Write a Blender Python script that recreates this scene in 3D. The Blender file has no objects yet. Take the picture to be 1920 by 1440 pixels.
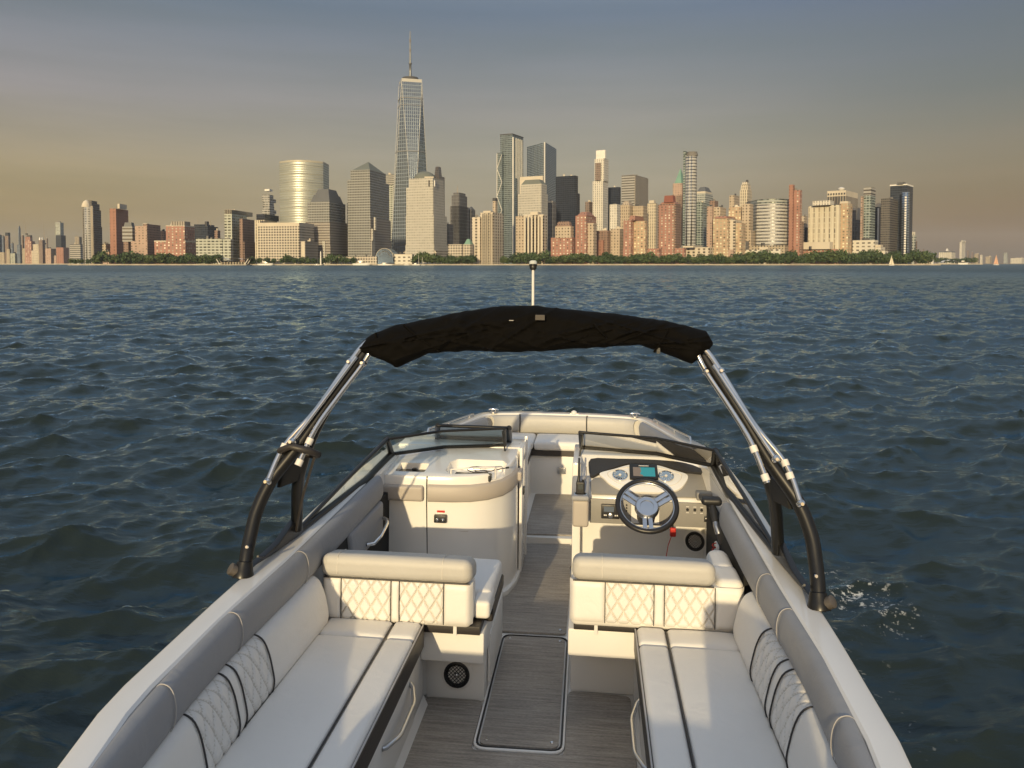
import bpy, bmesh, math, random
import numpy as np
from mathutils import Vector, Matrix
random.seed(7); RNG = np.random.default_rng(11)
SC = bpy.context.scene
COL = SC.collection
R_ = math.radians

# ------------------------------------------------------------------ camera
F_PX, HOR, CXP = 1420.4, 494.5, 960.0                 # focal length and horizon row of the 1920x1440 photograph
CAM_H = 2.48
PITCH = R_(2.0); CYP = HOR + F_PX * math.tan(PITCH)    # a cropped frame: the optical axis lies above the picture's middle
cd = bpy.data.cameras.new('camera'); cam = bpy.data.objects.new('camera', cd); COL.objects.link(cam)
cd.sensor_width = 36.0; cd.lens = F_PX / 1920.0 * 36.0
cd.shift_y = -(720.0 - CYP) / 1920.0
cd.clip_start = 0.05; cd.clip_end = 40000.0
cam.location = (0, 0, CAM_H); cam.rotation_euler = (math.pi / 2 - PITCH, 0, 0)
SC.camera = cam

# ------------------------------------------------------------------ sky and sun
SUN_AZ, SUN_EL = R_(12.0), R_(13.8)                     # behind the camera, a little to the left, low
W = bpy.data.worlds.new('World'); SC.world = W; W.use_nodes = True
nt = W.node_tree; nt.nodes.clear()
def N(t, **k):
    n = nt.nodes.new(t)
    for a, b in k.items(): setattr(n, a, b)
    return n
def Lk(a, b): nt.links.new(a, b)
out = N('ShaderNodeOutputWorld'); bg = N('ShaderNodeBackground'); Lk(bg.outputs[0], out.inputs[0])
sky = N('ShaderNodeTexSky'); sky.sky_type = 'NISHITA'; sky.sun_disc = False
sky.sun_elevation = SUN_EL; sky.sun_rotation = math.pi + SUN_AZ
sky.air_density = 1.6; sky.dust_density = 4.0; sky.ozone_density = 1.0
tc = N('ShaderNodeTexCoord'); sep = N('ShaderNodeSeparateXYZ'); Lk(tc.outputs['Generated'], sep.inputs[0])
def ramp(stops):
    r = N('ShaderNodeValToRGB'); e = r.color_ramp.elements
    while len(e) < len(stops): e.new(0.5)
    for i, (p, c) in enumerate(stops): e[i].position = p; e[i].color = (*c, 1)
    Lk(sep.outputs[2], r.inputs[0]); return r
# hazy evening sky: tan over the horizon, grey-blue higher up; warmer to the left, browner to the right
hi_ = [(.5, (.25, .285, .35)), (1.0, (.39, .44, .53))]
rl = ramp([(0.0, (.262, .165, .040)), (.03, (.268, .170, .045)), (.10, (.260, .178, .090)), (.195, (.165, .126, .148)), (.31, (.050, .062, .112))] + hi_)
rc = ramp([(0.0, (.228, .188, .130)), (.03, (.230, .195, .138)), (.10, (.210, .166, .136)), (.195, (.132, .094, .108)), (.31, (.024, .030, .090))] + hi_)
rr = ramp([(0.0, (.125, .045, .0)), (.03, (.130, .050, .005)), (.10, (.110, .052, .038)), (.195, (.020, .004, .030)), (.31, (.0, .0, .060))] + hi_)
def xmix(lo, hi, A, B):
    mr = N('ShaderNodeMapRange'); mr.inputs[1].default_value = lo; mr.inputs[2].default_value = hi; mr.interpolation_type = 'SMOOTHSTEP'; Lk(sep.outputs[0], mr.inputs[0])
    m_ = N('ShaderNodeMix', data_type='RGBA'); Lk(mr.outputs[0], m_.inputs[0]); Lk(A, m_.inputs[6]); Lk(B, m_.inputs[7]); return m_
m0 = xmix(-.58, -.02, rl.outputs[0], rc.outputs[0]); mx = xmix(.10, .56, m0.outputs[2], rr.outputs[0])
# faint flat cloud streaks
mp = N('ShaderNodeMapping'); mp.inputs['Scale'].default_value = (1.2, 1.2, 12.0); mp.inputs['Rotation'].default_value = (0, R_(7), 0); Lk(tc.outputs['Generated'], mp.inputs[0])
nz = N('ShaderNodeTexNoise'); nz.inputs['Scale'].default_value = 1.7; nz.inputs['Detail'].default_value = 5; nz.inputs['Roughness'].default_value = .55; Lk(mp.outputs[0], nz.inputs[0])
m2 = N('ShaderNodeMapRange'); m2.inputs[1].default_value = .32; m2.inputs[2].default_value = .72; m2.inputs[3].default_value = .80; m2.inputs[4].default_value = 1.19; Lk(nz.outputs[0], m2.inputs[0])
vm = N('ShaderNodeVectorMath', operation='SCALE'); Lk(mx.outputs[2], vm.inputs[0]); Lk(m2.outputs[0], vm.inputs['Scale'])
va = N('ShaderNodeVectorMath', operation='SCALE'); Lk(sky.outputs[0], va.inputs[0]); va.inputs['Scale'].default_value = 0.05
ad = N('ShaderNodeVectorMath', operation='ADD'); Lk(vm.outputs[0], ad.inputs[0]); Lk(va.outputs[0], ad.inputs[1])
Lk(ad.outputs[0], bg.inputs[0]); bg.inputs[1].default_value = 1.0
sd = bpy.data.lights.new('sun', 'SUN'); sd.energy = 4.0; sd.angle = R_(0.6); sd.color = (1.0, .79, .46)
sun = bpy.data.objects.new('sun', sd); COL.objects.link(sun)
S_DIR = Vector((-math.sin(SUN_AZ) * math.cos(SUN_EL), -math.cos(SUN_AZ) * math.cos(SUN_EL), math.sin(SUN_EL)))
sun.rotation_euler = (-S_DIR).to_track_quat('-Z', 'Y').to_euler(); sun.location = (-6, -20, 9)
vs = SC.view_settings; vs.view_transform = 'Standard'; vs.look = 'None'; vs.exposure = 0.0; vs.gamma = 1.0; vs.use_curve_mapping = False
try:
    SC.cycles.use_denoising = True; SC.cycles.max_bounces = 8; SC.cycles.transparent_max_bounces = 12
    SC.cycles.caustics_reflective = False; SC.cycles.caustics_refractive = False; SC.cycles.sample_clamp_indirect = 4.0
except Exception: pass

# ------------------------------------------------------------------ helpers
class MB:
    """collects vertices, faces, uvs and material slots of one mesh"""
    def __init__(s): s.v = []; s.f = []; s.m = []; s.uv = []
    def add(s, vs_, fs, mi=0, uv=None):
        o = len(s.v); s.v += [tuple(p) for p in vs_]
        for k, f in enumerate(fs):
            s.f.append(tuple(i + o for i in f)); s.m.append(mi)
            s.uv.append(uv[k] if uv else None)
        return s
    def box(s, x0, x1, y0, y1, z0, z1, mi=0):
        return s.add([(x0,y0,z0),(x1,y0,z0),(x1,y1,z0),(x0,y1,z0),(x0,y0,z1),(x1,y0,z1),(x1,y1,z1),(x0,y1,z1)],
                     [(0,3,2,1),(4,5,6,7),(0,1,5,4),(1,2,6,5),(2,3,7,6),(3,0,4,7)], mi)
    def prism(s, poly, z0, z1, mi=0, mi_top=None, top=None, uv0=0.0):
        """walls of a counter-clockwise footprint with uv in metres, plus a roof"""
        n = len(poly); tp = top or poly
        vs_ = [(x, y, z0) for x, y in poly] + [(x, y, z1) for x, y in tp]
        fs, uv, per = [], [], uv0
        for i in range(n):
            j = (i + 1) % n; L = math.dist(poly[i], poly[j]); k = 40.0 * i
            fs.append((i, j, n + j, n + i)); uv.append([(k, z0), (k + L, z0), (k + L, z1), (k, z1)])
        s.add(vs_, fs, mi, uv)
        s.add(vs_[n:], [tuple(range(n))], mi if mi_top is None else mi_top)
        s.add(vs_[:n], [tuple(range(n - 1, -1, -1))], mi if mi_top is None else mi_top)
        return s
    def tube(s, pts, r, n=8, mi=0, close=False):
        P = [Vector(p) for p in pts]; m = len(P); rs = r if isinstance(r, (list, tuple)) else [r] * m
        up = None; vs_ = []
        for i in range(m):
            a = P[(i - 1) % m] if (i or close) else P[0]; b = P[(i + 1) % m] if (i < m - 1 or close) else P[-1]
            t = (b - a).normalized()
            if up is None:
                up = Vector((0, 0, 1)) if abs(t.z) < .9 else Vector((1, 0, 0))
            x = t.cross(up)
            if x.length < 1e-5: x = t.cross(Vector((0, 1, 0)))
            x.normalize(); y = x.cross(t).normalized(); up = y
            for k in range(n):
                q = 2 * math.pi * k / n; vs_.append(P[i] + x * math.cos(q) * rs[i] + y * math.sin(q) * rs[i])
        fs = []
        for i in range(m if close else m - 1):
            for k in range(n):
                a, b = i * n + k, i * n + (k + 1) % n; c = ((i + 1) % m) * n
                fs.append((a, b, c + (k + 1) % n, c + k))
        if not close: fs += [tuple(range(n - 1, -1, -1)), tuple(range((m - 1) * n, m * n))]
        return s.add(vs_, fs, mi)
    def grid(s, fn, nu, nv, mi=0, close_v=False, mif=None):
        vs_ = [fn(i / nu, j / nv) for i in range(nu + 1) for j in range(nv + (0 if close_v else 1))]
        m = nv if close_v else nv + 1
        fs = [(i*m + j, (i+1)*m + j, (i+1)*m + (j+1) % m, i*m + (j+1) % m) for i in range(nu) for j in range(nv)]
        s.add(vs_, fs, mi)
        if mif: s.m[-len(fs):] = [mif((i + .5) / nu, (j + .5) / nv) for i in range(nu) for j in range(nv)]
        return s
    def lathe(s, prof, c, ax=(0, 0, 1), n=16, mi=0):
        """prof: (radius, height along the axis)"""
        a = Vector(ax).normalized(); x = a.orthogonal().normalized(); y = a.cross(x); c = Vector(c); vs_ = []
        for r, h in prof:
            for k in range(n):
                q = 2 * math.pi * k / n; vs_.append(c + a * h + (x * math.cos(q) + y * math.sin(q)) * r)
        fs = [(i*n + k, i*n + (k+1) % n, (i+1)*n + (k+1) % n, (i+1)*n + k) for i in range(len(prof) - 1) for k in range(n)]
        fs += [tuple(range(n - 1, -1, -1)), tuple(range((len(prof) - 1)*n, len(prof)*n))]
        return s.add(vs_, fs, mi)
    def pillow(s, x0, x1, y0, y1, z0, z1, r=.03, crown=0.0, mi=0, n=5, warp=None):
        """a rounded, slightly crowned cushion"""
        lo, hi = (x0, y0, z0), (x1, y1, z1)
        def cs(a, b):
            rr = min(r, (b - a) * .49); e = [a + rr * t for t in (0, .18, .45, .75)]
            return e + [a + rr + (b - a - 2*rr) * k / n for k in range(n + 1)] + [b - rr * t for t in (.75, .45, .18, 0)]
        cc = [cs(lo[k], hi[k]) for k in range(3)]; ri = [min(r, (hi[k] - lo[k]) * .49) for k in range(3)]
        def rnd(p):
            q = [min(max(p[k], lo[k] + ri[k]), hi[k] - ri[k]) for k in range(3)]
            d = [(p[k] - q[k]) / ri[k] for k in range(3)]; L = math.sqrt(sum(t*t for t in d))
            if L > 1e-9:
                m = max(abs(t) for t in d); p = [q[k] + d[k] / L * m * ri[k] for k in range(3)]
            if crown:
                a = (p[0]-lo[0])/(hi[0]-lo[0])*2-1; b = (p[1]-lo[1])/(hi[1]-lo[1])*2-1; t = (p[2]-lo[2])/(hi[2]-lo[2])
                p = [p[0], p[1], p[2] + crown*(1-a**4)*(1-b**4)*t]
            return warp(p) if warp else p
        for ax in range(3):
            b_, c_ = (ax + 1) % 3, (ax + 2) % 3
            for sd_ in (0, 1):
                vs_ = []
                for i in cc[b_]:
                    for j in cc[c_]:
                        p = [0, 0, 0]; p[ax] = hi[ax] if sd_ else lo[ax]; p[b_] = i; p[c_] = j; vs_.append(rnd(p))
                m = len(cc[c_]); k = len(cc[b_])
                fs = [(i*m+j, (i+1)*m+j, (i+1)*m+j+1, i*m+j+1) for i in range(k-1) for j in range(m-1)]
                s.add(vs_, fs if sd_ else [f[::-1] for f in fs], mi)
        return s
    def build(s, name, mats, parent=None, smooth=0.0, bevel=0.0, weld=True, recalc=False, seg=2):
        me = bpy.data.meshes.new(name)
        me.from_pydata(s.v, [], s.f)
        if not isinstance(mats, (list, tuple)): mats = [mats]
        for m in mats: me.materials.append(m)
        me.polygons.foreach_set('material_index', s.m)
        if any(u is not None for u in s.uv):
            lay = me.uv_layers.new(name='UVMap'); flat = []
            for f, u in zip(s.f, s.uv):
                flat += [c for q in (u or [(0, 0)] * len(f)) for c in q]
            lay.data.foreach_set('uv', flat)
        if bevel or weld or recalc:
            bm = bmesh.new(); bm.from_mesh(me)
            if weld: bmesh.ops.remove_doubles(bm, verts=bm.verts, dist=1e-5)
            if recalc: bmesh.ops.recalc_face_normals(bm, faces=bm.faces)
            if bevel:
                es = [e for e in bm.edges if len(e.link_faces) == 2 and e.calc_face_angle(0) > .6]
                bmesh.ops.bevel(bm, geom=es, offset=bevel, segments=seg, affect='EDGES', profile=.6, clamp_overlap=True)
            bm.to_mesh(me); bm.free()
        if smooth or bevel:
            me.polygons.foreach_set('use_smooth', [True] * len(me.polygons)); me.set_sharp_from_angle(angle=R_(smooth or 50))
        me.update()
        o = bpy.data.objects.new(name, me); COL.objects.link(o)
        if parent: o.parent = parent
        return o
def empty(name, loc=(0, 0, 0), parent=None):
    o = bpy.data.objects.new(name, None); COL.objects.link(o); o.location = loc; o.empty_display_size = .2
    if parent: o.parent = parent
    return o
def tag(o, label=None, cat=None, group=None, kind=None):
    for k, v_ in (('label', label), ('category', cat), ('group', group), ('kind', kind)):
        if v_: o[k] = v_
    return o
def copy_tree(o, parent=None):
    c = o.copy(); COL.objects.link(c); c.parent = parent
    for ch in list(o.children): copy_tree(ch, c)
    return c

# ------------------------------------------------------------------ materials
def new_mat(name):
    m = bpy.data.materials.new(name); m.use_nodes = True; t = m.node_tree
    b = t.nodes['Principled BSDF']; return m, t, b
def mat(name, col, rough=.5, metal=0.0, var=.06, scale=6.0, bump=0.0, bscale=60.0, coat=0.0, spec=.5, rvar=.1, detail=4, sag=0.0):
    """painted / moulded surface: a little uneven in colour and gloss, optional fine relief"""
    m, t, b = new_mat(name); b.inputs['Metallic'].default_value = metal; b.inputs['Specular IOR Level'].default_value = spec
    b.inputs['Coat Weight'].default_value = coat; b.inputs['Coat Roughness'].default_value = .08
    tcn = t.nodes.new('ShaderNodeTexCoord'); nz_ = t.nodes.new('ShaderNodeTexNoise')
    nz_.inputs['Scale'].default_value = scale; nz_.inputs['Detail'].default_value = detail; t.links.new(tcn.outputs['Object'], nz_.inputs[0])
    r = t.nodes.new('ShaderNodeValToRGB'); r.color_ramp.elements[0].position = .3; r.color_ramp.elements[1].position = .7
    r.color_ramp.elements[0].color = (*[c * (1 - var) for c in col], 1); r.color_ramp.elements[1].color = (*[min(1, c * (1 + var)) for c in col], 1)
    t.links.new(nz_.outputs[0], r.inputs[0]); t.links.new(r.outputs[0], b.inputs['Base Color'])
    q = t.nodes.new('ShaderNodeMapRange'); q.inputs[3].default_value = rough * (1 - rvar); q.inputs[4].default_value = min(1, rough * (1 + rvar))
    t.links.new(nz_.outputs[0], q.inputs[0]); t.links.new(q.outputs[0], b.inputs['Roughness'])
    if bump:
        n2 = t.nodes.new('ShaderNodeTexNoise'); n2.inputs['Scale'].default_value = bscale; n2.inputs['Detail'].default_value = 3
        t.links.new(tcn.outputs['Object'], n2.inputs[0])
        bp = t.nodes.new('ShaderNodeBump'); bp.inputs['Strength'].default_value = bump; bp.inputs['Distance'].default_value = .01
        t.links.new(n2.outputs[0], bp.inputs['Height']); t.links.new(bp.outputs[0], b.inputs['Normal'])
        if sag:                                       # slack, sat-on upholstery: soft hollows and stretch creases
            n3 = t.nodes.new('ShaderNodeTexNoise'); n3.inputs['Scale'].default_value = 9; n3.inputs['Detail'].default_value = 3; n3.inputs['Distortion'].default_value = 1.2
            t.links.new(tcn.outputs['Object'], n3.inputs[0]); b3 = t.nodes.new('ShaderNodeBump'); b3.inputs['Strength'].default_value = sag; b3.inputs['Distance'].default_value = .03
            t.links.new(n3.outputs[0], b3.inputs['Height']); t.links.new(b3.outputs[0], bp.inputs['Normal'])
    return m
def math_(t, op, a, b=None):
    n = t.nodes.new('ShaderNodeMath'); n.operation = op
    for i, x in enumerate((a, b)):
        if x is None: continue
        if isinstance(x, (int, float)): n.inputs[i].default_value = x
        else: t.links.new(x, n.inputs[i])
    return n.outputs[0]
FAC = {}
def facade(name, wall, glass, pu=4.0, pv=3.6, fu=.55, fv=.5, gm=.35, gr=.18, wr=.75, rnd=.6, wvar=.10, bandv=0, bandc=None):
    """far facade: windows set out on uv metres; pu, pv pitch; fu, fv glazed share; rnd how much single windows differ"""
    m, t, b = new_mat('facade_' + name); FAC[name] = m
    uv = t.nodes.new('ShaderNodeUVMap'); sp = t.nodes.new('ShaderNodeSeparateXYZ'); t.links.new(uv.outputs[0], sp.inputs[0])
    a = math_(t, 'DIVIDE', sp.outputs[0], pu); c = math_(t, 'DIVIDE', sp.outputs[1], pv)
    wu = math_(t, 'LESS_THAN', math_(t, 'FRACT', a), fu); wv = math_(t, 'LESS_THAN', math_(t, 'FRACT', c), fv)
    win = math_(t, 'MULTIPLY', wu, wv)
    cmb = t.nodes.new('ShaderNodeCombineXYZ'); t.links.new(math_(t, 'FLOOR', a), cmb.inputs[0]); t.links.new(math_(t, 'FLOOR', c), cmb.inputs[1])
    wn = t.nodes.new('ShaderNodeTexWhiteNoise'); wn.noise_dimensions = '2D'; t.links.new(cmb.outputs[0], wn.inputs['Vector'])
    gl = t.nodes.new('ShaderNodeMix'); gl.data_type = 'RGBA'; t.links.new(wn.outputs[0], gl.inputs[0])
    gl.inputs[6].default_value = (*[x * (1 - rnd) for x in glass], 1); gl.inputs[7].default_value = (*[min(1, x * (1 + rnd)) for x in glass], 1)
    nz_ = t.nodes.new('ShaderNodeTexNoise'); nz_.inputs['Scale'].default_value = .035; nz_.inputs['Detail'].default_value = 6; nz_.inputs['Roughness'].default_value = .65
    tcn = t.nodes.new('ShaderNodeTexCoord'); t.links.new(tcn.outputs['Object'], nz_.inputs[0])
    wl = t.nodes.new('ShaderNodeMix'); wl.data_type = 'RGBA'; t.links.new(nz_.outputs[0], wl.inputs[0])
    wl.inputs[6].default_value = (*[x * (1 - wvar * 2) for x in wall], 1); wl.inputs[7].default_value = (*[min(1, x * (1 + wvar * 2)) for x in wall], 1)
    wcol = wl.outputs[2]
    if bandv:
        bd = t.nodes.new('ShaderNodeMix'); bd.data_type = 'RGBA'; t.links.new(math_(t, 'LESS_THAN', math_(t, 'FRACT', math_(t, 'DIVIDE', sp.outputs[1], bandv)), .16), bd.inputs[0])
        t.links.new(wcol, bd.inputs[6]); bd.inputs[7].default_value = (*bandc, 1); wcol = bd.outputs[2]
    mxx = t.nodes.new('ShaderNodeMix'); mxx.data_type = 'RGBA'; t.links.new(win, mxx.inputs[0]); t.links.new(wcol, mxx.inputs[6]); t.links.new(gl.outputs[2], mxx.inputs[7])
    t.links.new(mxx.outputs[2], b.inputs['Base Color'])
    t.links.new(math_(t, 'MULTIPLY', win, gm), b.inputs['Metallic'])
    q = t.nodes.new('ShaderNodeMapRange'); t.links.new(win, q.inputs[0]); q.inputs[3].default_value = wr; q.inputs[4].default_value = gr
    t.links.new(q.outputs[0], b.inputs['Roughness'])
    # panes recessed behind the wall: fine relief
    bp = t.nodes.new('ShaderNodeBump'); bp.inputs['Strength'].default_value = .35; bp.inputs['Distance'].default_value = .3; bp.invert = True
    t.links.new(win, bp.inputs['Height']); t.links.new(bp.outputs[0], b.inputs['Normal'])
    return m

# ------------------------------------------------------------------ photograph geometry: pixel -> direction -> place at a chosen distance
_c, _s = math.cos(PITCH), math.sin(PITCH)
def ray(px, py):
    a, b = (px - CXP) / F_PX, (py - CYP) / F_PX
    return (a, _c - b * _s, -_s - b * _c)
def slope(px, py=430.0):
    r = ray(px, py); return r[0] / r[1]
def zat(py, Y):
    r = ray(960, py); return CAM_H + Y * r[2] / r[1]
def at(px, py, Y):
    r = ray(px, py); return Vector((Y * r[0] / r[1], Y, CAM_H + Y * r[2] / r[1]))

# ------------------------------------------------------------------ boat frame (used by the water too)
B_LOC = (-.2775, .1877, .4256)
BOAT = empty('motor_boat', B_LOC)
BOAT.rotation_mode = 'XYZ'
_M = Matrix.Rotation(R_(-6.148), 4, 'Z') @ Matrix.Rotation(R_(.525), 4, 'Y') @ Matrix.Rotation(R_(-1.30), 4, 'X')
BOAT.rotation_euler = _M.to_euler('XYZ')
tag(BOAT, 'white open motor boat with black arch, folded canvas top and quilted cream seats', 'boat')
B_V = [.6, 1.0, 1.3, 1.85, 2.5, 3.0, 3.5, 4.2, 5.0, 5.7, 6.3, 6.75, 7.1, 7.28]
B_U = [.78, .90, .995, 1.12, 1.148, 1.16, 1.175, 1.18, 1.165, 1.125, 1.055, .975, .90, .84]
W_V = [.6, 3.0, 3.5, 4.2, 5.0, 5.7, 6.3, 6.9, 7.5]; W_W = [.80, .80, .815, .84, .845, .80, .745, .715, .70]
def beam(v): return float(np.interp(v, B_V, B_U))
def sheer(v): return float(np.interp(v, W_V, W_W))

# ------------------------------------------------------------------ water: a wind-blown chop as real geometry
def fft_waves(Nn, L, amp, wind, ang, lmin, lmax, seed):
    rg = np.random.default_rng(seed); k1 = np.fft.fftfreq(Nn, L / Nn) * 2 * np.pi
    kx, ky = np.meshgrid(k1, k1, indexing='ij'); k = np.hypot(kx, ky); k[0, 0] = 1e-6
    Lw = wind ** 2 / 9.81; c = (kx * math.cos(ang) + ky * math.sin(ang)) / k
    P = np.exp(-1 / (k * Lw) ** 2) / k ** 3.5 * (.14 + np.abs(c) ** 2) * ((k > 2*np.pi/lmax) & (k < 2*np.pi/lmin))
    h = (rg.normal(size=(Nn, Nn)) + 1j * rg.normal(size=(Nn, Nn))) * np.sqrt(P)
    z = np.real(np.fft.ifft2(h)); s_ = amp / z.std()
    dx = np.real(np.fft.ifft2(-1j * kx / k * h)) * s_; dy = np.real(np.fft.ifft2(-1j * ky / k * h)) * s_
    return z * s_, dx, dy, L
def sample(fields, x, y, rot):
    z, dx, dy, L = fields; n = z.shape[0]; c, s_ = math.cos(rot), math.sin(rot)
    a = ((x * c + y * s_) / L * n) % n; b = ((-x * s_ + y * c) / L * n) % n
    i, j = a.astype(int) % n, b.astype(int) % n; fa, fb = a - np.floor(a), b - np.floor(b); i2, j2 = (i + 1) % n, (j + 1) % n
    g = lambda q: (q[i, j]*(1-fa)*(1-fb) + q[i2, j]*fa*(1-fb) + q[i, j2]*(1-fa)*fb + q[i2, j2]*fa*fb)
    zz, xx, yy = g(z), g(dx), g(dy)
    return zz, xx * c - yy * s_, xx * s_ + yy * c
wa = fft_waves(512, 43.0, .058, 3.0, R_(-70), .35, 7, 3)
wb = fft_waves(512, 9.7, .027, 2.2, R_(-84), .11, 1.9, 5)
def waves(x, y):
    r = np.hypot(x, y)
    z1, x1, y1 = sample(wa, x, y, .0); z2, x2, y2 = sample(wb, x, y, .35)
    f2 = 1 / (1 + (r / 220.0) ** 2); f1 = 1 / (1 + (r / 2500.0) ** 2)
    z = z1 * f1 + z2 * f2; dx = -x1 * f1 * 1.15 - x2 * f2 * 1.0; dy = -y1 * f1 * 1.15 - y2 * f2 * 1.0
    Mi = np.array(_M.inverted().to_3x3()); q = np.stack([x - B_LOC[0], y - B_LOC[1], np.zeros_like(x) - B_LOC[2]]); qq = np.tensordot(Mi, q, axes=1); u, v = qq[0], qq[1]
    hb = np.interp(v, B_V + [7.52], B_U + [.1]); ins = np.maximum(np.abs(u) - hb, np.maximum(.5 - v, v - 7.5))
    near = np.clip((ins + .02) / 1.3, 0, 1); k = .35 + .65 * near
    z = z * k
    z = np.where(ins < .0, -.32, z)                       # under the hull
    foam = np.clip(1 - np.abs(ins - .30) / .55, 0, 1) * ((u > 0) & (v > 1.2) & (v < 3.6)) * 1.0
    foam = np.maximum(foam, .55 * np.clip(1 - np.abs(ins - .18) / .3, 0, 1) * ((v > 0) & (v < 6.8)))
    for fu, fv, su, sv, st in ((2.2, 5.85, .30, .55, 1.0), (2.4, 5.5, .22, .35, .9), (1.95, 9.3, .35, .5, .8), (1.75, 4.3, .30, .9, .6), (1.55, 3.0, .22, .8, .55), (-1.75, 5.4, .25, .9, .5), (-2.3, 7.2, .35, .5, .55)):
        foam = np.maximum(foam, st * np.exp(-((u - fu) / su) ** 2 - ((v - fv) / sv) ** 2))     # flecks thrown up beside the hull
    return x + dx * near, y + dy * near, z, foam
def polar(th, rr):
    T, Rr = np.meshgrid(th, rr, indexing='ij'); x, y = Rr * np.sin(T), Rr * np.cos(T)
    X, Y, Z, Fm = waves(x, y); n, m = T.shape
    V = np.stack([X, Y, Z], -1).reshape(-1, 3)
    i, j = np.meshgrid(np.arange(n - 1), np.arange(m - 1), indexing='ij'); a = (i * m + j).ravel()
    return V, np.stack([a, a + m, a + m + 1, a + 1], -1), Fm.ravel()
r1 = np.concatenate([np.geomspace(1.0, 420, 960), np.geomspace(424, 14000, 150)])
V1, F1, M1 = polar(np.radians(np.linspace(-47, 47, 640)), r1)
V2, F2, M2 = polar(np.radians(np.linspace(47, 313, 200)), np.geomspace(1.0, 14000, 220))
V = np.concatenate([V1, V2]); Fq = np.concatenate([F1, F2 + len(V1)])
me = bpy.data.meshes.new('water'); me.vertices.add(len(V)); me.vertices.foreach_set('co', V.ravel().astype(np.float32))
me.loops.add(Fq.size); me.loops.foreach_set('vertex_index', Fq.ravel().astype(np.int32)); me.polygons.add(len(Fq))
me.polygons.foreach_set('loop_start', np.arange(0, Fq.size, 4, dtype=np.int32)); me.polygons.foreach_set('loop_total', np.full(len(Fq), 4, np.int32))
me.update(calc_edges=True); me.polygons.foreach_set('use_smooth', [True] * len(Fq))
at_ = me.attributes.new('foam', 'FLOAT', 'POINT'); at_.data.foreach_set('value', np.concatenate([M1, M2]).astype(np.float32))
m, t, b = new_mat('river_water')
b.inputs['Base Color'].default_value = (.014, .020, .015, 1); b.inputs['Roughness'].default_value = .06; b.inputs['IOR'].default_value = 1.333; b.inputs['Specular Tint'].default_value = (.50, .80, 1.0, 1)
tcn = t.nodes.new('ShaderNodeTexCoord')
def noise(sc, det, rgh=.55, sx=(1, 1, 1)):
    mpn = t.nodes.new('ShaderNodeMapping'); mpn.inputs['Scale'].default_value = sx; mpn.inputs['Rotation'].default_value = (0, 0, R_(18)); t.links.new(tcn.outputs['Object'], mpn.inputs[0])
    n = t.nodes.new('ShaderNodeTexNoise'); n.inputs['Scale'].default_value = sc; n.inputs['Detail'].default_value = det; n.inputs['Roughness'].default_value = rgh
    t.links.new(mpn.outputs[0], n.inputs[0]); return n.outputs[0]
bp = t.nodes.new('ShaderNodeBump'); bp.inputs['Strength'].default_value = .32; bp.inputs['Distance'].default_value = .05
t.links.new(noise(5.5, 6, .62, (.6, 1.5, 1)), bp.inputs['Height'])
bp2 = t.nodes.new('ShaderNodeBump'); bp2.inputs['Strength'].default_value = .16; bp2.inputs['Distance'].default_value = .40
t.links.new(noise(.55, 5, .6, (.6, 1.6, 1)), bp2.inputs['Height']); t.links.new(bp.outputs[0], bp2.inputs['Normal'])
fa = t.nodes.new('ShaderNodeAttribute'); fa.attribute_name = 'foam'
vor = noise(15.0, 8, .75)
fm = math_(t, 'MULTIPLY', fa.outputs['Fac'], math_(t, 'GREATER_THAN', math_(t, 'ADD', vor, math_(t, 'MULTIPLY', fa.outputs['Fac'], .09)), .64))
cm = t.nodes.new('ShaderNodeMix'); cm.data_type = 'RGBA'; t.links.new(fm, cm.inputs[0]); cm.inputs[6].default_value = (.014, .020, .015, 1); cm.inputs[7].default_value = (.6, .62, .62, 1)
# ripples too fine or too far off to be modelled broaden the reflection, more so away from the boat
ln_ = t.nodes.new('ShaderNodeVectorMath'); ln_.operation = 'LENGTH'; t.links.new(tcn.outputs['Object'], ln_.inputs[0])
rg_ = t.nodes.new('ShaderNodeMapRange'); rg_.interpolation_type = 'SMOOTHSTEP'; rg_.inputs[1].default_value = 4; rg_.inputs[2].default_value = 260; rg_.inputs[3].default_value = .05; rg_.inputs[4].default_value = .26
t.links.new(ln_.outputs['Value'], rg_.inputs[0])
gw = t.nodes.new('ShaderNodeBsdfGlossy'); gw.inputs['Color'].default_value = (.70, .88, 1.0, 1); t.links.new(rg_.outputs[0], gw.inputs['Roughness']); t.links.new(bp2.outputs[0], gw.inputs['Normal'])
df = t.nodes.new('ShaderNodeBsdfDiffuse'); t.links.new(cm.outputs[2], df.inputs['Color']); t.links.new(bp2.outputs[0], df.inputs['Normal'])
fr_ = t.nodes.new('ShaderNodeFresnel'); fr_.inputs['IOR'].default_value = 1.333; t.links.new(bp2.outputs[0], fr_.inputs['Normal'])
rs_ = t.nodes.new('ShaderNodeMapRange'); rs_.interpolation_type = 'SMOOTHSTEP'; rs_.inputs[1].default_value = 20; rs_.inputs[2].default_value = 320; rs_.inputs[3].default_value = 1.28; rs_.inputs[4].default_value = .47; t.links.new(ln_.outputs['Value'], rs_.inputs[0])   # rough water far off mirrors less
mw = t.nodes.new('ShaderNodeMixShader'); t.links.new(math_(t, 'MULTIPLY', math_(t, 'MULTIPLY', fr_.outputs[0], rs_.outputs[0]), math_(t, 'SUBTRACT', 1.0, math_(t, 'MULTIPLY', fm, .9))), mw.inputs[0]); t.links.new(df.outputs[0], mw.inputs[1]); t.links.new(gw.outputs[0], mw.inputs[2])
t.links.new(mw.outputs[0], t.nodes['Material Output'].inputs['Surface']); t.nodes.remove(b)
me.materials.append(m)
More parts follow.
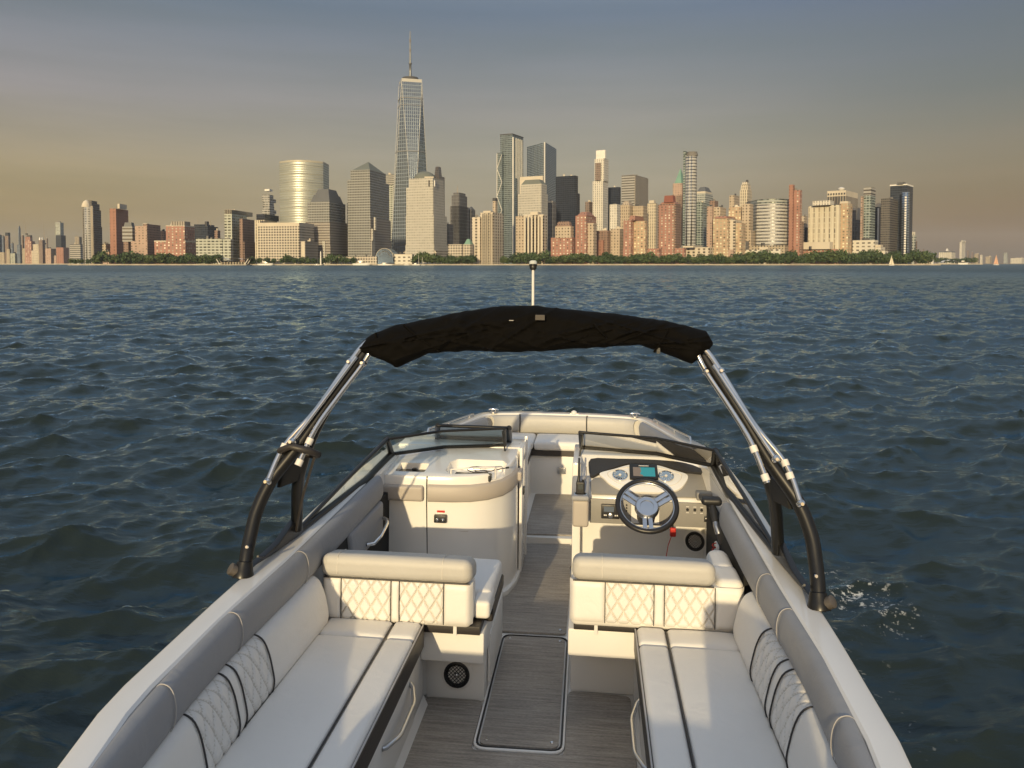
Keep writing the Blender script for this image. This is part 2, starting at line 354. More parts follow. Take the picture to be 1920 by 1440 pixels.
wo = bpy.data.objects.new('water', me); COL.objects.link(wo); tag(wo, 'dark choppy river water', kind='structure')
# ================================================================== the far shore
roofm = mat('roof_gravel', (.20, .19, .18), .9, scale=.05)
darkm = mat('roof_plant_dark', (.07, .07, .075), .8, scale=.05)
steelm = mat('crane_steel', (.35, .30, .24), .6)
cream = mat('cream_stone', (.60, .54, .44), .8, scale=.05)
whitem = mat('white_paint_far', (.78, .76, .71), .6, scale=.2)
slate = mat('slate_roof', (.12, .125, .13), .55, scale=.05)
copper = mat('green_copper', (.18, .33, .26), .7, scale=.08)
wfcroof = mat('weathered_copper_roof', (.16, .175, .155), .95, scale=.05)
landm = mat('quay_ground', (.16, .15, .13), .9, scale=.02)
quaym = mat('seawall_stone', (.42, .38, .31), .85, scale=.08, var=.2)
leafm = []
for i, c in enumerate([(.046, .080, .026), (.058, .094, .030), (.036, .066, .024), (.074, .106, .034)]):
    leafm.append(mat('foliage_%d' % i, c, .7, var=.35, scale=.25))
barkm = mat('bark', (.09, .07, .05), .9)
# wall, glass, pitch across, pitch up, glazed share
facade('pale_office', (.40, .39, .36), (.10, .10, .10), 200, 4.4, 1, .42, rnd=.1)
facade('grey_tower', (.42, .42, .41), (.22, .22, .22), 3.0, 4.2, .6, .35, gm=.3)
facade('bronze_tower', (.145, .135, .13), (.10, .10, .10), 3.0, 4.0, .7, .5, gm=.5)
facade('blue_far', (.14, .17, .22), (.10, .13, .18), 4, 4, .6, .5)
facade('brown_far', (.25, .19, .16), (.10, .09, .09), 4, 4, .5, .5)
facade('beige_far', (.42, .36, .27), (.14, .13, .12), 5, 4.4, .5, .45)
facade('red_brick', (.36, .19, .15), (.60, .52, .43), 6.5, 4.6, .38, .46, gm=.2, rnd=.8, wvar=.15)
facade('red_brick_plain', (.34, .175, .13), (.20, .12, .09), 7, 5, .3, .4, gm=.15, rnd=.5, wvar=.16)
facade('brown_brick', (.26, .175, .14), (.13, .10, .09), 5, 4.2, .42, .45, gm=.2, rnd=.6)
facade('pink_brick', (.43, .31, .25), (.30, .25, .21), 6, 4.4, .4, .42, gm=.2, rnd=.7, wvar=.14)
facade('orange_brick', (.48, .35, .24), (.64, .54, .40), 6, 5.0, .48, .5, gm=.2, rnd=.8, wvar=.14)
facade('tan_brick', (.49, .41, .32), (.22, .18, .14), 5.5, 5.0, .40, .46, gm=.2, rnd=.8, wvar=.14)
facade('cream_resid', (.59, .53, .44), (.13, .11, .09), 9, 5.0, .42, .62, gm=.2, rnd=.7)
facade('cream_slim', (.64, .57, .45), (.25, .22, .17), 4.2, 6, .42, .8, gm=.2, rnd=.3)
facade('cream_grid', (.63, .59, .48), (.30, .26, .19), 8.5, 9.0, .32, .86, gm=.25, rnd=.6)
facade('white_stone', (.66, .63, .56), (.36, .35, .33), 4.5, 5, .34, .72, gm=.25, rnd=.4)
facade('gothic', (.47, .39, .29), (.24, .19, .15), 4, 6, .4, .65, gm=.1, rnd=.4)
facade('pale_glass', (.40, .42, .40), (.24, .28, .28), 5, 5.0, .74, .45, gm=.6, rnd=.7)
facade('dark_glass', (.045, .055, .075), (.045, .058, .085), 4, 4.2, .85, .7, gm=.55, gr=.12, rnd=.35)
facade('black_glass', (.022, .028, .045), (.024, .032, .052), 4, 4.2, .85, .7, gm=.4, gr=.15, rnd=.3)
facade('mirror_blue', (.26, .32, .39), (.28, .345, .425), 4, 4.2, .9, .85, gm=.85, gr=.07, rnd=.05, wvar=.02)
facade('wtc_glass', (.28, .33, .385), (.30, .355, .415), 6, 8.2, .88, .88, gm=.92, gr=.16, rnd=.08, wvar=.06)
facade('wtc_glass_dark', (.10, .12, .15), (.11, .13, .17), 6, 8.2, .88, .88, gm=.85, gr=.10, rnd=.15, wvar=.04)
facade('three_glass', (.17, .21, .23), (.22, .27, .30), 4, 4.6, .8, .62, gm=.8, gr=.12, rnd=.45)
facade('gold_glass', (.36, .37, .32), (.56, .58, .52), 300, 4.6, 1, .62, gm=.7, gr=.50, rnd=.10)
facade('silver_round', (.46, .46, .45), (.22, .22, .22), 30, 5.6, .97, .42, gm=.6, gr=.40, rnd=.35)
facade('grid_office', (.55, .50, .42), (.09, .08, .07), 4.8, 4.5, .58, .56, gm=.2, rnd=.3)
facade('granite_grid', (.36, .335, .30), (.19, .165, .15), 300, 4.6, 1, .42, gm=.4, gr=.3, rnd=.1)
facade('granite_top', (.30, .305, .295), (.17, .175, .17), 3.2, 4.6, .7, .6, gm=.6, gr=.25, rnd=.12)
facade('granite_light', (.52, .50, .45), (.36, .35, .31), 3.2, 4.6, .64, .5, gm=.4, gr=.3, rnd=.2)
facade('bands_green', (.46, .48, .42), (.16, .17, .15), 7, 4.8, .72, .48, gm=.5, rnd=.8)
facade('teal_glass', (.34, .39, .38), (.22, .28, .28), 5, 4.5, .8, .7, gm=.7, rnd=.6)
facade('stripe_grey', (.36, .33, .28), (.16, .14, .13), 4.2, 300, .42, 1, gm=.2, rnd=.2)
facade('stripe_bands', (.38, .375, .36), (.15, .14, .13), 300, 6, 1, .45, gm=.3, rnd=.1)
facade('deco_dark', (.155, .155, .16), (.09, .09, .10), 3.5, 8, .45, .8, gm=.2, rnd=.4)
facade('stacked_glass', (.42, .42, .40), (.20, .21, .22), 9, 6.2, .86, .62, gm=.5, rnd=.6)
facade('white_low', (.64, .61, .53), (.20, .18, .15), 9, 6, .5, .4, gm=.2, rnd=.5)

LANDZ = 1.5
def fp(pl, pc, pr, D, th0=None, pm=430, maxdepth=85.0):
    """footprint of a block whose near corner stands at distance D in column pc, sides reaching to columns pl and pr"""
    rl_, rc_, rr_ = slope(pl, pm), slope(pc, pm), slope(pr, pm); a = math.degrees(math.atan(rc_))
    if th0 is None: th0 = 26 if a < 0 else 26 - a * .45
    th = R_(a + th0); cx, cy = rc_ * D, D
    t_ = (cx - rl_ * cy) / (math.cos(th) + rl_ * math.sin(th)); s_ = (rr_ * cy - cx) / max(.02, math.sin(th) - rr_ * math.cos(th))
    t_, s_ = max(t_, 1.5), min(max(s_, 2.0), maxdepth)
    C_ = (cx, cy); Rr_ = (cx + s_ * math.sin(th), cy + s_ * math.cos(th)); L_ = (cx - t_ * math.cos(th), cy + t_ * math.sin(th))
    return [C_, Rr_, (Rr_[0] + L_[0] - cx, Rr_[1] + L_[1] - cy), L_]
def inset(poly, k, dx=0, dy=0):
    x = sum(p[0] for p in poly) / len(poly); y = sum(p[1] for p in poly) / len(poly)
    return [(x + (p[0] - x) * k + dx, y + (p[1] - y) * k + dy) for p in poly]
def arc_fp(pl, pr, D, bulge, depth=45, n=22):
    x0, x1 = slope(pl) * D, slope(pr) * D; P_ = []
    for i in range(n + 1):
        q = i / n; P_.append((x0 + (x1 - x0) * q, D - bulge * math.sin(math.pi * q) ** .9))
    return P_ + [(x1, D + depth), (x0, D + depth)]
def circ_fp(pl, pr, D, n=22):
    x0, x1 = slope(pl) * D, slope(pr) * D; r = (x1 - x0) / 2
    return [((x0 + x1) / 2 + r * math.cos(2*math.pi*i/n), D + r + r * math.sin(2*math.pi*i/n)) for i in range(n)]
NB = [0]
def building(name, label, D, tiers, cat='building', group=None):
    """tiers: (part name, footprint, top row, facade or material, optional bottom row, optional roof scale)"""
    o = tag(empty(name), label, cat, group); NB[0] += 1; kk = {}
    base = None
    for tr in tiers:
        pn, f, top, fm_ = tr[:4]; bot = tr[4] if len(tr) > 4 else None; ks = tr[5] if len(tr) > 5 else None
        poly = fp(*f[:3], D, *(f[3:])) if isinstance(f, tuple) else f
        z1 = zat(top, poly[0][1]); z0 = LANDZ - .5 if bot is None else zat(bot, poly[0][1])
        kk_ = NB[0] % 5 * .013; mm = FAC[fm_] if isinstance(fm_, str) else fm_
        if base is None: base = poly
        b_ = MB(); b_.prism(poly, z0, z1, 0, 1, top=inset(poly, ks) if ks is not None else None)
        b_.build(pn, [mm, roofm], o, weld=False)
        # parapet, roof plant and water tanks on flat-topped tiers
        if ks is None and isinstance(fm_, str) and pn in ('tower', 'block', 'wing', 'slab') and (z1 - z0) > 12:
            rr = random.Random(NB[0] * 31 + len(kk)); kk[pn + str(len(kk))] = 1
            pr_ = MB(); wdt = math.dist(poly[0], poly[-1]); dep = math.dist(poly[0], poly[1])
            for q in range(2):
                cx = [poly[0][k] + (poly[-1][k] - poly[0][k]) * rr.uniform(.25, .7) + (poly[1][k] - poly[0][k]) * rr.uniform(.25, .6) for k in (0, 1)]
                hw = min(wdt, dep) * rr.uniform(.10, .2)
                pr_.prism([(cx[0]-hw, cx[1]-hw), (cx[0]+hw, cx[1]-hw), (cx[0]+hw, cx[1]+hw), (cx[0]-hw, cx[1]+hw)], z1 + .02, z1 + rr.uniform(2, 5), 0)
            pr_.build('roof_plant', [random.Random(NB[0]).choice([roofm, darkm, cream])], o, weld=False)
    return o
def extra(o, name, mb, m_, **k): return mb.build(name, m_, o, **k)

# land, seawalls
def land(name, x0, x1, Y, depth, z=LANDZ, label=None):
    b_ = MB(); a0, a1 = slope(x0) * Y, slope(x1) * Y; k = (Y + depth) / Y
    b_.prism([(a0, Y + .6), (a1, Y + .6), (a1 * k, Y + depth), (a0 * k, Y + depth)], -3, z)
    o = b_.build(name, landm); tag(o, label or 'flat built-up land behind the far shore', kind='structure'); return o
land('land', 126, 1765, 1250, 1500)
land('land', -420, 131, 2350, 1200, 2.6)
land('land', 1712, 1845, 2500, 500, 3.0, 'low green island at the right of the far shore')
land('land', 1790, 2700, 5200, 2600, 4.0, 'hazy far shore beyond the bay')
for x0, x1, Y in ((126, 640, 1249), (640.6, 1180, 1249), (1180.6, 1765, 1249), (-300, 130.5, 2349), (1712.5, 1844, 2499)):
    b_ = MB(); a0, a1 = slope(x0) * Y, slope(x1) * Y
    b_.box(a0, a1, Y - .6, Y + .5, -2, 2.0 if Y < 2000 else 3.0)
    n_ = int((a1 - a0) / 14)
    for i in range(n_): b_.box(a0 + (i + .3) * (a1 - a0) / n_, a0 + (i + .42) * (a1 - a0) / n_, Y - 1.1, Y - .62, -2, 1.5)
    tag(b_.build('seawall', quaym, weld=False), 'pale stone seawall along the far waterfront', kind='structure')

# ---- far left cluster
G = 'small far-off buildings at the left end of the skyline'
DL = 2700
for nm, lb, a in [
 ('office_tower', 'dark slab tower cut by the left edge of the photo', [('tower', (-8, -2, 3), 440, 'blue_far')]),
 ('office_tower', 'narrow grey tower just right of the leftmost dark slab', [('tower', (3, 6, 8.5), 443, 'blue_far')]),
 ('office_tower', 'blue-grey tower with dark cap, tallest near the left edge', [('tower', (8.5, 15, 19), 442, 'brown_far'), ('cap', (9.5, 15, 19), 436, 'dark_glass', 442)]),
 ('office_tower', 'squat dark blue tower behind the low left waterfront', [('tower', (20, 23, 25), 456, 'blue_far')]),
 ('office_tower', 'very thin pointed blue tower far left', [('tower', (34, 36, 38.5), 428, 'blue_far'), ('crown', (34.5, 36, 38.3), 423, 'blue_far', 428, .35)]),
 ('office_tower', 'thin brown tower beside the thin pointed blue one', [('tower', (40, 42, 44.5), 441, 'brown_far')]),
 ('office_tower', 'dull blue block low behind the thin pointed tower', [('tower', (31, 37, 41), 459, 'blue_far')]),
 ('apartment_building', 'rose-red building with stepped top far left', [('tower', (46, 58, 65), 452, 'red_brick'), ('crown', (47, 56, 60.5), 444, 'red_brick', 452), ('roof', (50, 57, 60), 441, darkm, 444)]),
 ('apartment_building', 'purple-brown tower with white twin crown far left', [('tower', (72, 79, 84), 450, 'brown_far'), ('crown', (72.5, 75, 77), 445, whitem, 450, .6), ('crown', (77.5, 79, 81), 445, whitem, 450, .6)]),
 ('office_tower', 'thin dull tower right of the white-crowned brown one', [('tower', (86.5, 88, 89.5), 447, 'brown_far')]),
 ('warehouse', 'low cream waterside building at the left edge', [('block', (-10, 7, 10.5), 473, 'beige_far')]),
 ('apartment_building', 'low mottled grey block next to the cream left-edge building', [('block', (11, 17, 20), 467, 'beige_far'), ('wing', (18, 27, 32), 475, 'bands_green')]),
 ('apartment_building', 'small dark block with beige end far left', [('block', (40.5, 48, 56), 466, 'beige_far')]),
 ('civic_building', 'stepped cream stone building with narrow tower far left', [('block', (58, 72, 75.5), 470, 'cream_slim'), ('tower', (61, 71.5, 74), 458, 'cream_slim', 470)]),
 ('apartment_building', 'small brown brick block left of the red striped one', [('block', (84, 94.5, 104), 466, 'pink_brick')]),
 ('apartment_building', 'red brick block with dark right side below the slim pale tower', [('block', (104.5, 118, 128.5), 464, 'red_brick_plain')]),
 ('apartment_building', 'tiny salmon block in front of two brick blocks far left', [('block', (100, 105, 107), 480, 'pink_brick')]),
 ('office_tower', 'slim pale two-step glass tower left of the big rounded tower', [('tower', (104, 113, 119.5), 417, 'pale_glass'), ('wing', (104.2, 114, 123), 441, 'dark_glass')]),
]: building(nm, lb, DL, a, group=G)
for x, y0, y1, lb in ((46, 440, 412, 'thin tower crane leaning left of the rose-red building'), (80.5, 458, 414, 'thin tower crane right of the purple-brown tower')):
    o = tag(empty('tower_crane'), lb, 'crane', 'cranes at the left of the skyline'); D_ = 2850
    p0, p1 = at(x + 4, 495, D_), at(x + 4, y0 - 2, D_); j = at(x, y1, D_)
    MB().tube([p0, p1], 1.6, 4).build('mast', steelm, o); MB().tube([p1, j], [1.4, .5], 4).build('jib', steelm, o)
    c_ = MB(); c_.box(p1.x - 3, p1.x + 3, D_ - 3, D_ + 3, p1.z - 4, p1.z + 1); c_.build('cab', darkm, o)

# ---- left skyline
B = building
B('office_building', 'low white building with dark floor bands left of the rounded tower', 1700, [('block', (130, 150, 154.5), 458, 'pale_office'), ('roof_house', (140, 148, 153), 444, 'stripe_grey', 458)])
o = B('office_tower', 'tall grey tower with curved pale front and dark right side', 1330, [
 ('tower', (155.5, 172, 190), 392, 'bronze_tower'), ('crown', (160, 172.5, 187.5), 381, 'bronze_tower', 392), ('crown', (163, 172.5, 183), 376, 'bronze_tower', 381),
 ('side_wing', (173, 176, 191.5), 424, 'bronze_tower')])
extra(o, 'curved_bay', MB().prism(circ_fp(155, 170.5, 1322), LANDZ, zat(388, 1322), 0, 1), [FAC['grey_tower'], roofm], smooth=40)
extra(o, 'bay_cap', MB().lathe([(7.6, 0), (7.0, 5), (4.6, 10), (1.5, 12.5)], (slope(162.8) * 1330, 1330, zat(388, 1322)), n=18), cream, smooth=60)
b_ = MB()
for q in range(3): p_ = at(170.6 + q * .9, 380, 1324); b_.box(p_.x - .35, p_.x + .35, p_.y - 1 + q, p_.y + q, LANDZ, zat(386, 1324))
extra(o, 'corner_fin', b_, cream)
B('apartment_building', 'low red and white building squeezed right of the rounded grey tower', 1320, [('block', (190, 204, 208), 472, 'pink_brick'), ('wing', (191, 198, 207), 457, 'beige_far')])
B('apartment_building', 'tall red brick tower with pale curved crown, leftmost of the brick towers', 1300, [('tower', (206, 218, 241), 391, 'red_brick_plain'), ('crown', (221, 225, 238.5), 382, cream, 391)])
B('apartment_building', 'brown apartment block with cream balconies and dark mansard', 1275, [('block', (229, 248, 254), 425, 'stripe_bands', 453), ('mansard', (232, 247, 253), 417, slate, 425, .8), ('base', (231, 240, 252), 452, 'brown_brick')])
B('apartment_building', 'salmon brick block with grey side, right of the balconied block', 1268, [('wing', (245, 275.5, 289), 452, 'pink_brick'), ('tower', (253, 275, 293), 424, 'pink_brick'), ('cap', (268, 276, 301), 420, 'brown_brick')])
B('apartment_building', 'dark narrow building between two brick blocks at left', 1420, [('tower', (298, 306, 313), 433, 'brown_brick')])
B('apartment_building', 'stepped red brick block with cream cornices and long lower wing', 1262, [('tower', (311, 346, 365), 424, 'red_brick'), ('cornice', (310.6, 346.2, 365.6), 422.6, cream, 425), ('wing', (289, 347, 367.5), 453, 'red_brick'), ('cornice', (288.5, 347.3, 368), 451, cream, 453.5), ('roof_house', (321, 346, 357), 415, 'stripe_grey', 423)])
o = B('office_building', 'dark stepped building with masts behind the cream waterfront block', 1480, [('block', (362, 390, 409), 424, 'dark_glass'), ('step', (364, 385, 402), 420.5, 'dark_glass', 424), ('roof_house', (384, 388, 392), 415, darkm, 424), ('wing', (402, 408, 413), 432, 'brown_brick')])
for x in (371, 395): extra(o, 'mast', MB().tube([at(x, 424, 1490), at(x, 408 + (x > 380) * 4, 1490)], .4, 5), steelm)
B('apartment_building', 'long low cream-green block with banded windows at the waterfront', 1258, [('block', (367, 416, 421), 447.5, 'bands_green'), ('wing', (414, 432, 437), 448.5, 'bands_green')])
B('apartment_building', 'grey glass tower with brown brick right half, left of the grid building', 1275, [('tower', (421, 435, 463), 394, 'bands_green'), ('crown', (421.5, 435, 474), 393, 'stripe_grey', 401), ('brick_half', (449, 455, 477), 410, 'brown_brick'), ('base', (456, 458, 478), 453, 'brown_brick')])
o = B('apartment_tower', 'slender tower of irregular stacked glass boxes', 1980, [('block', (492, 505, 517.5), 428, 'stacked_glass')])
for k in range(9):
    rr = random.Random(k); y1 = 421 - k * 7; w0, w1 = 492 + rr.uniform(-1, 3), 517 - rr.uniform(-2, 4)
    poly = fp(w0, 506, w1, 1980); extra(o, 'stacked_box', MB().prism(poly, zat(y1 + 6.8, 1980), zat(y1, 1980), 0, 1), [FAC['stacked_glass'], roofm], weld=False)
extra(o, 'roof_house', MB().prism(fp(497, 506, 512, 1980), zat(357.9, 1980), zat(354.5, 1980), 0), whitem)
B('office_building', 'cream building with black flat cap behind the grid building', 1400, [('block', (478, 497, 520), 412.5, 'cream_slim'), ('cap', (481, 497, 523), 401.5, 'black_glass', 412)])
# the curved glass tower
poly = arc_fp(525, 607, 1440, 24, 45, 28)
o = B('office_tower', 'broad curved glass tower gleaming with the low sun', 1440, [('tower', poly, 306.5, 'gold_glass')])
b_ = MB()
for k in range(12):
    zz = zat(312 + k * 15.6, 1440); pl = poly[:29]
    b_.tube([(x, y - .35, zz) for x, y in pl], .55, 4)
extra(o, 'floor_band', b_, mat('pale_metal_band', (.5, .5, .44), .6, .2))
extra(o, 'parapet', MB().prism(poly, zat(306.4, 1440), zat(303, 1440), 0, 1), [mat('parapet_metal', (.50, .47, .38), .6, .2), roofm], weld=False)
extra(o, 'core_slab', MB().prism(fp(604, 607.5, 612.5, 1475), LANDZ, zat(331, 1475)), FAC['dark_glass'], weld=False)
o = B('office_building', 'broad beige office building with a fine grid of windows and pale parapet', 1266, [('block', (484, 561, 589), 424, 'grid_office'), ('parapet', (484, 561, 589.4), 417, cream, 424.2), ('wing', (563, 572, 596), 452, 'granite_grid'), ('stair_tower', (564.5, 571, 573), 453, cream)])
# stepped granite towers of the waterfront centre
def steps(o_, D, L, part='setback'):
    for (a, c, b2, t_, bo, f) in L: extra(o_, part, MB().prism(fp(a, c, b2, D), LANDZ if bo is None else zat(bo, D), zat(t_, D), 0, 1), [FAC[f] if isinstance(f, str) else f, roofm], weld=False)
o = B('office_tower', 'stepped granite tower with dark flat-topped mansard, left of the pyramid-roofed one', 1330, [('tower', (577, 618, 648), 378, 'granite_top', 417)])
steps(o, 1330, [(573, 618.4, 651, 415, None, 'granite_grid'), (570, 618.6, 655, 441, None, 'granite_grid'), (568, 619, 660.5, 459, None, 'granite_grid'), (566, 619, 666, 476, None, 'granite_grid'), (604, 609, 617, 452, None, 'granite_light')])
extra(o, 'mansard', MB().prism(fp(583, 618.2, 644, 1330), zat(378, 1330), zat(364, 1330), 0, 0, top=inset(fp(583, 618.2, 644, 1330), .80)), slate, weld=False)
extra(o, 'roof_cap', MB().prism(inset(fp(583, 618.2, 644, 1330), .72), zat(364, 1330), zat(353, 1330), 0, 0, top=inset(fp(583, 618.2, 644, 1330), .56)), slate, weld=False)
o = B('office_tower', 'stepped granite tower with green pyramid roof', 1350, [('tower', (658, 694, 724), 318, 'granite_top', 345)])
steps(o, 1350, [(652, 694.4, 730, 337, None, 'granite_top'), (655, 694.6, 735, 409, None, 'granite_grid'), (683, 695, 738, 411, None, 'granite_grid'), (684, 696, 740, 449, None, 'granite_grid'), (701, 704, 706.5, 407, 431, 'granite_light'), (696, 699, 702, 429, 451, 'granite_light'), (690, 697, 703, 448, None, 'granite_light')])
pf = fp(661, 694, 721, 1350); cx = sum(p[0] for p in pf) / 4; cy = sum(p[1] for p in pf) / 4
extra(o, 'pyramid_roof', MB().prism(pf, zat(318, 1350), zat(299.5, 1350), 0, 0, top=inset(pf, .04)), wfcroof, weld=False)
B('office_tower', 'grey-green banded block with sloping top between the two granite towers', 1420, [('tower', (651, 672, 683), 380, 'stripe_bands'), ('base', (663, 676, 686), 411, 'dark_glass')])
B('office_tower', 'pale banded tower peeking out left of the tallest skyscraper', 1760, [('tower', (724, 740, 744), 327, 'pale_office'), ('wing', (728, 737, 740), 347, 'bands_green')])
o = B('office_tower', 'pale granite tower with round dome in front of the tallest skyscraper', 1300, [('tower', (767, 812, 832), 333, 'granite_light', 352)])
steps(o, 1300, [(762, 812.5, 833, 350, None, 'granite_light'), (761, 813.5, 838, 403, None, 'granite_light'), (760, 814, 842, 459, None, 'granite_light'), (756, 818, 846, 470, None, 'grid_office'), (803.5, 805, 806.5, 338, 349.5, darkm), (814, 815.5, 817, 338, 349.5, whitem)], 'setback')
pf = fp(767, 812, 832, 1300); cx = sum(p[0] for p in pf) / 4; cy = sum(p[1] for p in pf) / 4; rd = 19.5; hz = zat(317.5, cy) - zat(333, cy)
extra(o, 'dome', MB().lathe([(rd * math.cos(a), hz * math.sin(a)) for a in [i * math.pi / 2 / 9 for i in range(9)]] + [(.4, hz)], (slope(797) * cy, cy, zat(333, 1300) - .5), n=28), wfcroof, smooth=60)

# the tallest skyscraper: square base, eight tall triangles, ring and spire
D = 1700; o = tag(empty('skyscraper'), 'tallest glass skyscraper with tapering edges and tall spire', 'skyscraper')
c0 = at(771, 495, D + 30); hw = 31.5; rot = R_(-29)
def sq(r, a0): return [(c0.x + r * math.cos(a0 + k * math.pi / 2), c0.y + r * math.sin(a0 + k * math.pi / 2)) for k in range(4)]
zb, zt = 58.0, zat(152, D); lo = sq(hw * 1.414, rot + math.pi / 4 + math.pi); hi = sq(hw * 1.02, rot + math.pi / 2 + math.pi)
v_ = [(x, y, zb) for x, y in lo] + [(x, y, zt) for x, y in hi]
for k in range(4):
    a, b2, c_, d_ = v_[k], v_[(k + 1) % 4], v_[4 + k], v_[4 + (k + 1) % 4]
    for tri, uvt in (((a, b2, c_), [(0, zb), (62, zb), (31, zt)]), ((b2, d_, c_), [(62, zb), (93, zt), (31, zt)])):
        extra(o, 'glass_face', MB().add(tri, [(0, 1, 2)], 0, [uvt]), [FAC['wtc_glass']])
for k in range(4):
    extra(o, 'edge_trim', MB().tube([v_[k], v_[4 + k]], .55, 5), mat('steel_edge', (.42, .42, .41), .55, .2) if k == 0 else bpy.data.materials['steel_edge'])
    extra(o, 'edge_trim', MB().tube([v_[(k + 1) % 4], v_[4 + k]], .55, 5), bpy.data.materials['steel_edge'])
extra(o, 'base', MB().prism(lo, 0, zb, 0, 1), [FAC['wtc_glass_dark'], roofm], weld=False)
extra(o, 'parapet', MB().prism(hi, zt, zt + 7, 0, 1), [mat('parapet_pale', (.55, .54, .5), .4, .3), roofm], weld=False)
for yy, w_ in ((182, .9), (283, 1.0), (196, .5)):
    zz = zat(yy, D); q = (zz - zb) / (zt - zb); ring = []
    for k in range(4):
        A, A2, T = Vector(v_[k]), Vector(v_[(k + 1) % 4]), Vector(v_[4 + k]); Tm = Vector(v_[4 + (k - 1) % 4])
        ring += [A.lerp(Tm, q), A.lerp(T, q)]
    b_ = MB(); b_.tube([p + (p - Vector((c0.x, c0.y, p.z))).normalized() * .3 for p in ring], w_, 4, close=True); extra(o, 'belt', b_, bpy.data.materials['steel_edge'])
b_ = MB()
for k in range(9):
    q = k / 9; ring = []
    for j in range(4):
        A, T, Tm = Vector(v_[j]), Vector(v_[4 + j]), Vector(v_[4 + (j - 1) % 4]); ring += [A.lerp(Tm, q), A.lerp(T, q)]
    b_.tube([p + (p - Vector((c0.x, c0.y, p.z))).normalized() * .15 for p in ring], .22, 3, close=True)
extra(o, 'floor_line', b_, mat('mullion', (.16, .18, .20), .4, .5))
extra(o, 'mast_ring', MB().lathe([(15, 0), (19, 1), (19, 4), (18, 4.2), (18, 7), (15, 7.2)], (c0.x, c0.y, zt + 7), n=28), darkm, smooth=40)
zs = zt + 14; tip = zat(57, D); sp = MB()
sp.lathe([(3.6, 0), (2.8, 12), (2.4, 30), (3.6, 31), (3.6, 34), (2.2, 35), (1.8, 60), (1.3, 85), (.8, 105), (.3, tip - zs)], (c0.x, c0.y, zs), n=10)
extra(o, 'spire', sp, mat('spire_steel', (.20, .21, .22), .4, .6), smooth=50)
for h0 in (58, 80): extra(o, 'beacon_drum', MB().lathe([(2.0, 0), (2.0, 7)], (c0.x, c0.y, zs + h0), n=10), roofm)

B('office_tower', 'ornate tan stone tower showing right of the dome', 1950, [('tower', (812, 824, 834), 330, 'gothic'), ('crown', (815, 823, 829), 312, 'gothic', 330, .7)])
# arched winter hall and its low neighbours
o = tag(empty('glass_hall'), 'barrel-vaulted glass hall on the waterfront below the tallest skyscraper', 'hall'); D = 1262
pc = at(721, 492, D); gm_ = FAC['teal_glass']; Rv = 14.5
b_ = MB(); b_.grid(lambda a, q: (pc.x + Rv * math.cos(math.pi * a), D + 60 * q, LANDZ + 12 + Rv * 1.0 * math.sin(math.pi * a)), 20, 6); extra(o, 'vault', b_, gm_, smooth=60)
b_ = MB(); b_.add([(pc.x + Rv * math.cos(math.pi * i / 20), D + .2, LANDZ + 12 + Rv * math.sin(math.pi * i / 20)) for i in range(21)] + [(pc.x - Rv, D + .2, LANDZ), (pc.x + Rv, D + .2, LANDZ)], [tuple(range(23))], 0); extra(o, 'glass_front', b_, FAC['dark_glass'])
for k in range(2):
    rr = Rv - k * 5.2
    if rr > 1: extra(o, 'arch_rib', MB().tube([(pc.x + rr * math.cos(math.pi * i / 18), D - .2, LANDZ + 12 + rr * math.sin(math.pi * i / 18)) for i in range(19)], .4, 5), roofm if k else cream)
b_ = MB(); b_.box(pc.x - Rv, pc.x - Rv + 1.2, D - .5, D + 60, LANDZ, LANDZ + 12); b_.box(pc.x + Rv - 1.2, pc.x + Rv, D - .5, D + 60, LANDZ, LANDZ + 12); extra(o, 'side_wall', b_, FAC['dark_glass'])
B('pavilion', 'low brownish colonnaded building left of the glass hall', 1258, [('block', (632, 706, 709), 481, 'grid_office')])
B('pavilion', 'low cream flat-roofed pavilion right of the glass hall', 1258, [('block', (731, 772, 776), 478, 'white_low'), ('roof', (730, 772.5, 777), 476.5, cream, 478.5)])
B('office_building', 'dark low block between dome tower and cream towers', 1420, [('block', (834, 842, 850), 420, 'deco_dark'), ('base', (838, 850, 866), 458, 'deco_dark')])
o = B('office_tower', 'dark art-deco tower with short spire', 1720, [('tower', (847, 861, 876), 366, 'deco_dark'), ('setback', (844, 861, 879), 386, 'deco_dark'), ('crown', (850, 861, 873), 361, 'deco_dark', 366)])
extra(o, 'spire', MB().tube([at(858, 362, 1730), at(857.4, 348, 1730)], [1.2, .3], 6), steelm)
B('office_tower', 'dark tower with peaked top right of the art-deco one', 1780, [('tower', (876, 884, 891), 393, 'deco_dark'), ('roof', (877, 884, 890.5), 387, slate, 393, .2)])
B('apartment_building', 'low beige block with regular windows right of the dome tower', 1262, [('block', (840, 866, 873), 458, 'grid_office'), ('wing', (866, 882, 887), 458, 'grid_office'), ('roof', (870, 882, 887), 448, copper, 458, .35)])
o = B('apartment_tower', 'cream residential tower with dark balcony strips, left of the twin-part glass tower', 1275, [('wing', (885, 900, 906), 407, 'cream_resid'), ('tower', (900, 925, 944), 398, 'cream_resid'), ('roof_house', (906, 920, 927), 395, cream, 399)])
b_ = MB()
for k in range(6):
    p_ = at(904 + k * 3.6, 440, 1271); b_.box(p_.x - .7, p_.x + .7, 1266 + k * 1.1, 1281, LANDZ, zat(400, 1271))
extra(o, 'pier', b_, cream, weld=False)
B('office_tower', 'thin tan tower with dark top behind the cream residential tower', 1600, [('tower', (924, 929, 932.5), 377, 'tan_brick'), ('cap', (923.5, 929, 933), 371, darkm, 377)])
o = B('office_tower', 'tall dark glass tower with bright vertical stripes on its right side', 1800, [('tower', (938, 961, 981), 251, 'three_glass'), ('side_wing', (932, 941, 946), 286, 'three_glass'), ('base', (941, 963, 970), 333, 'three_glass')])
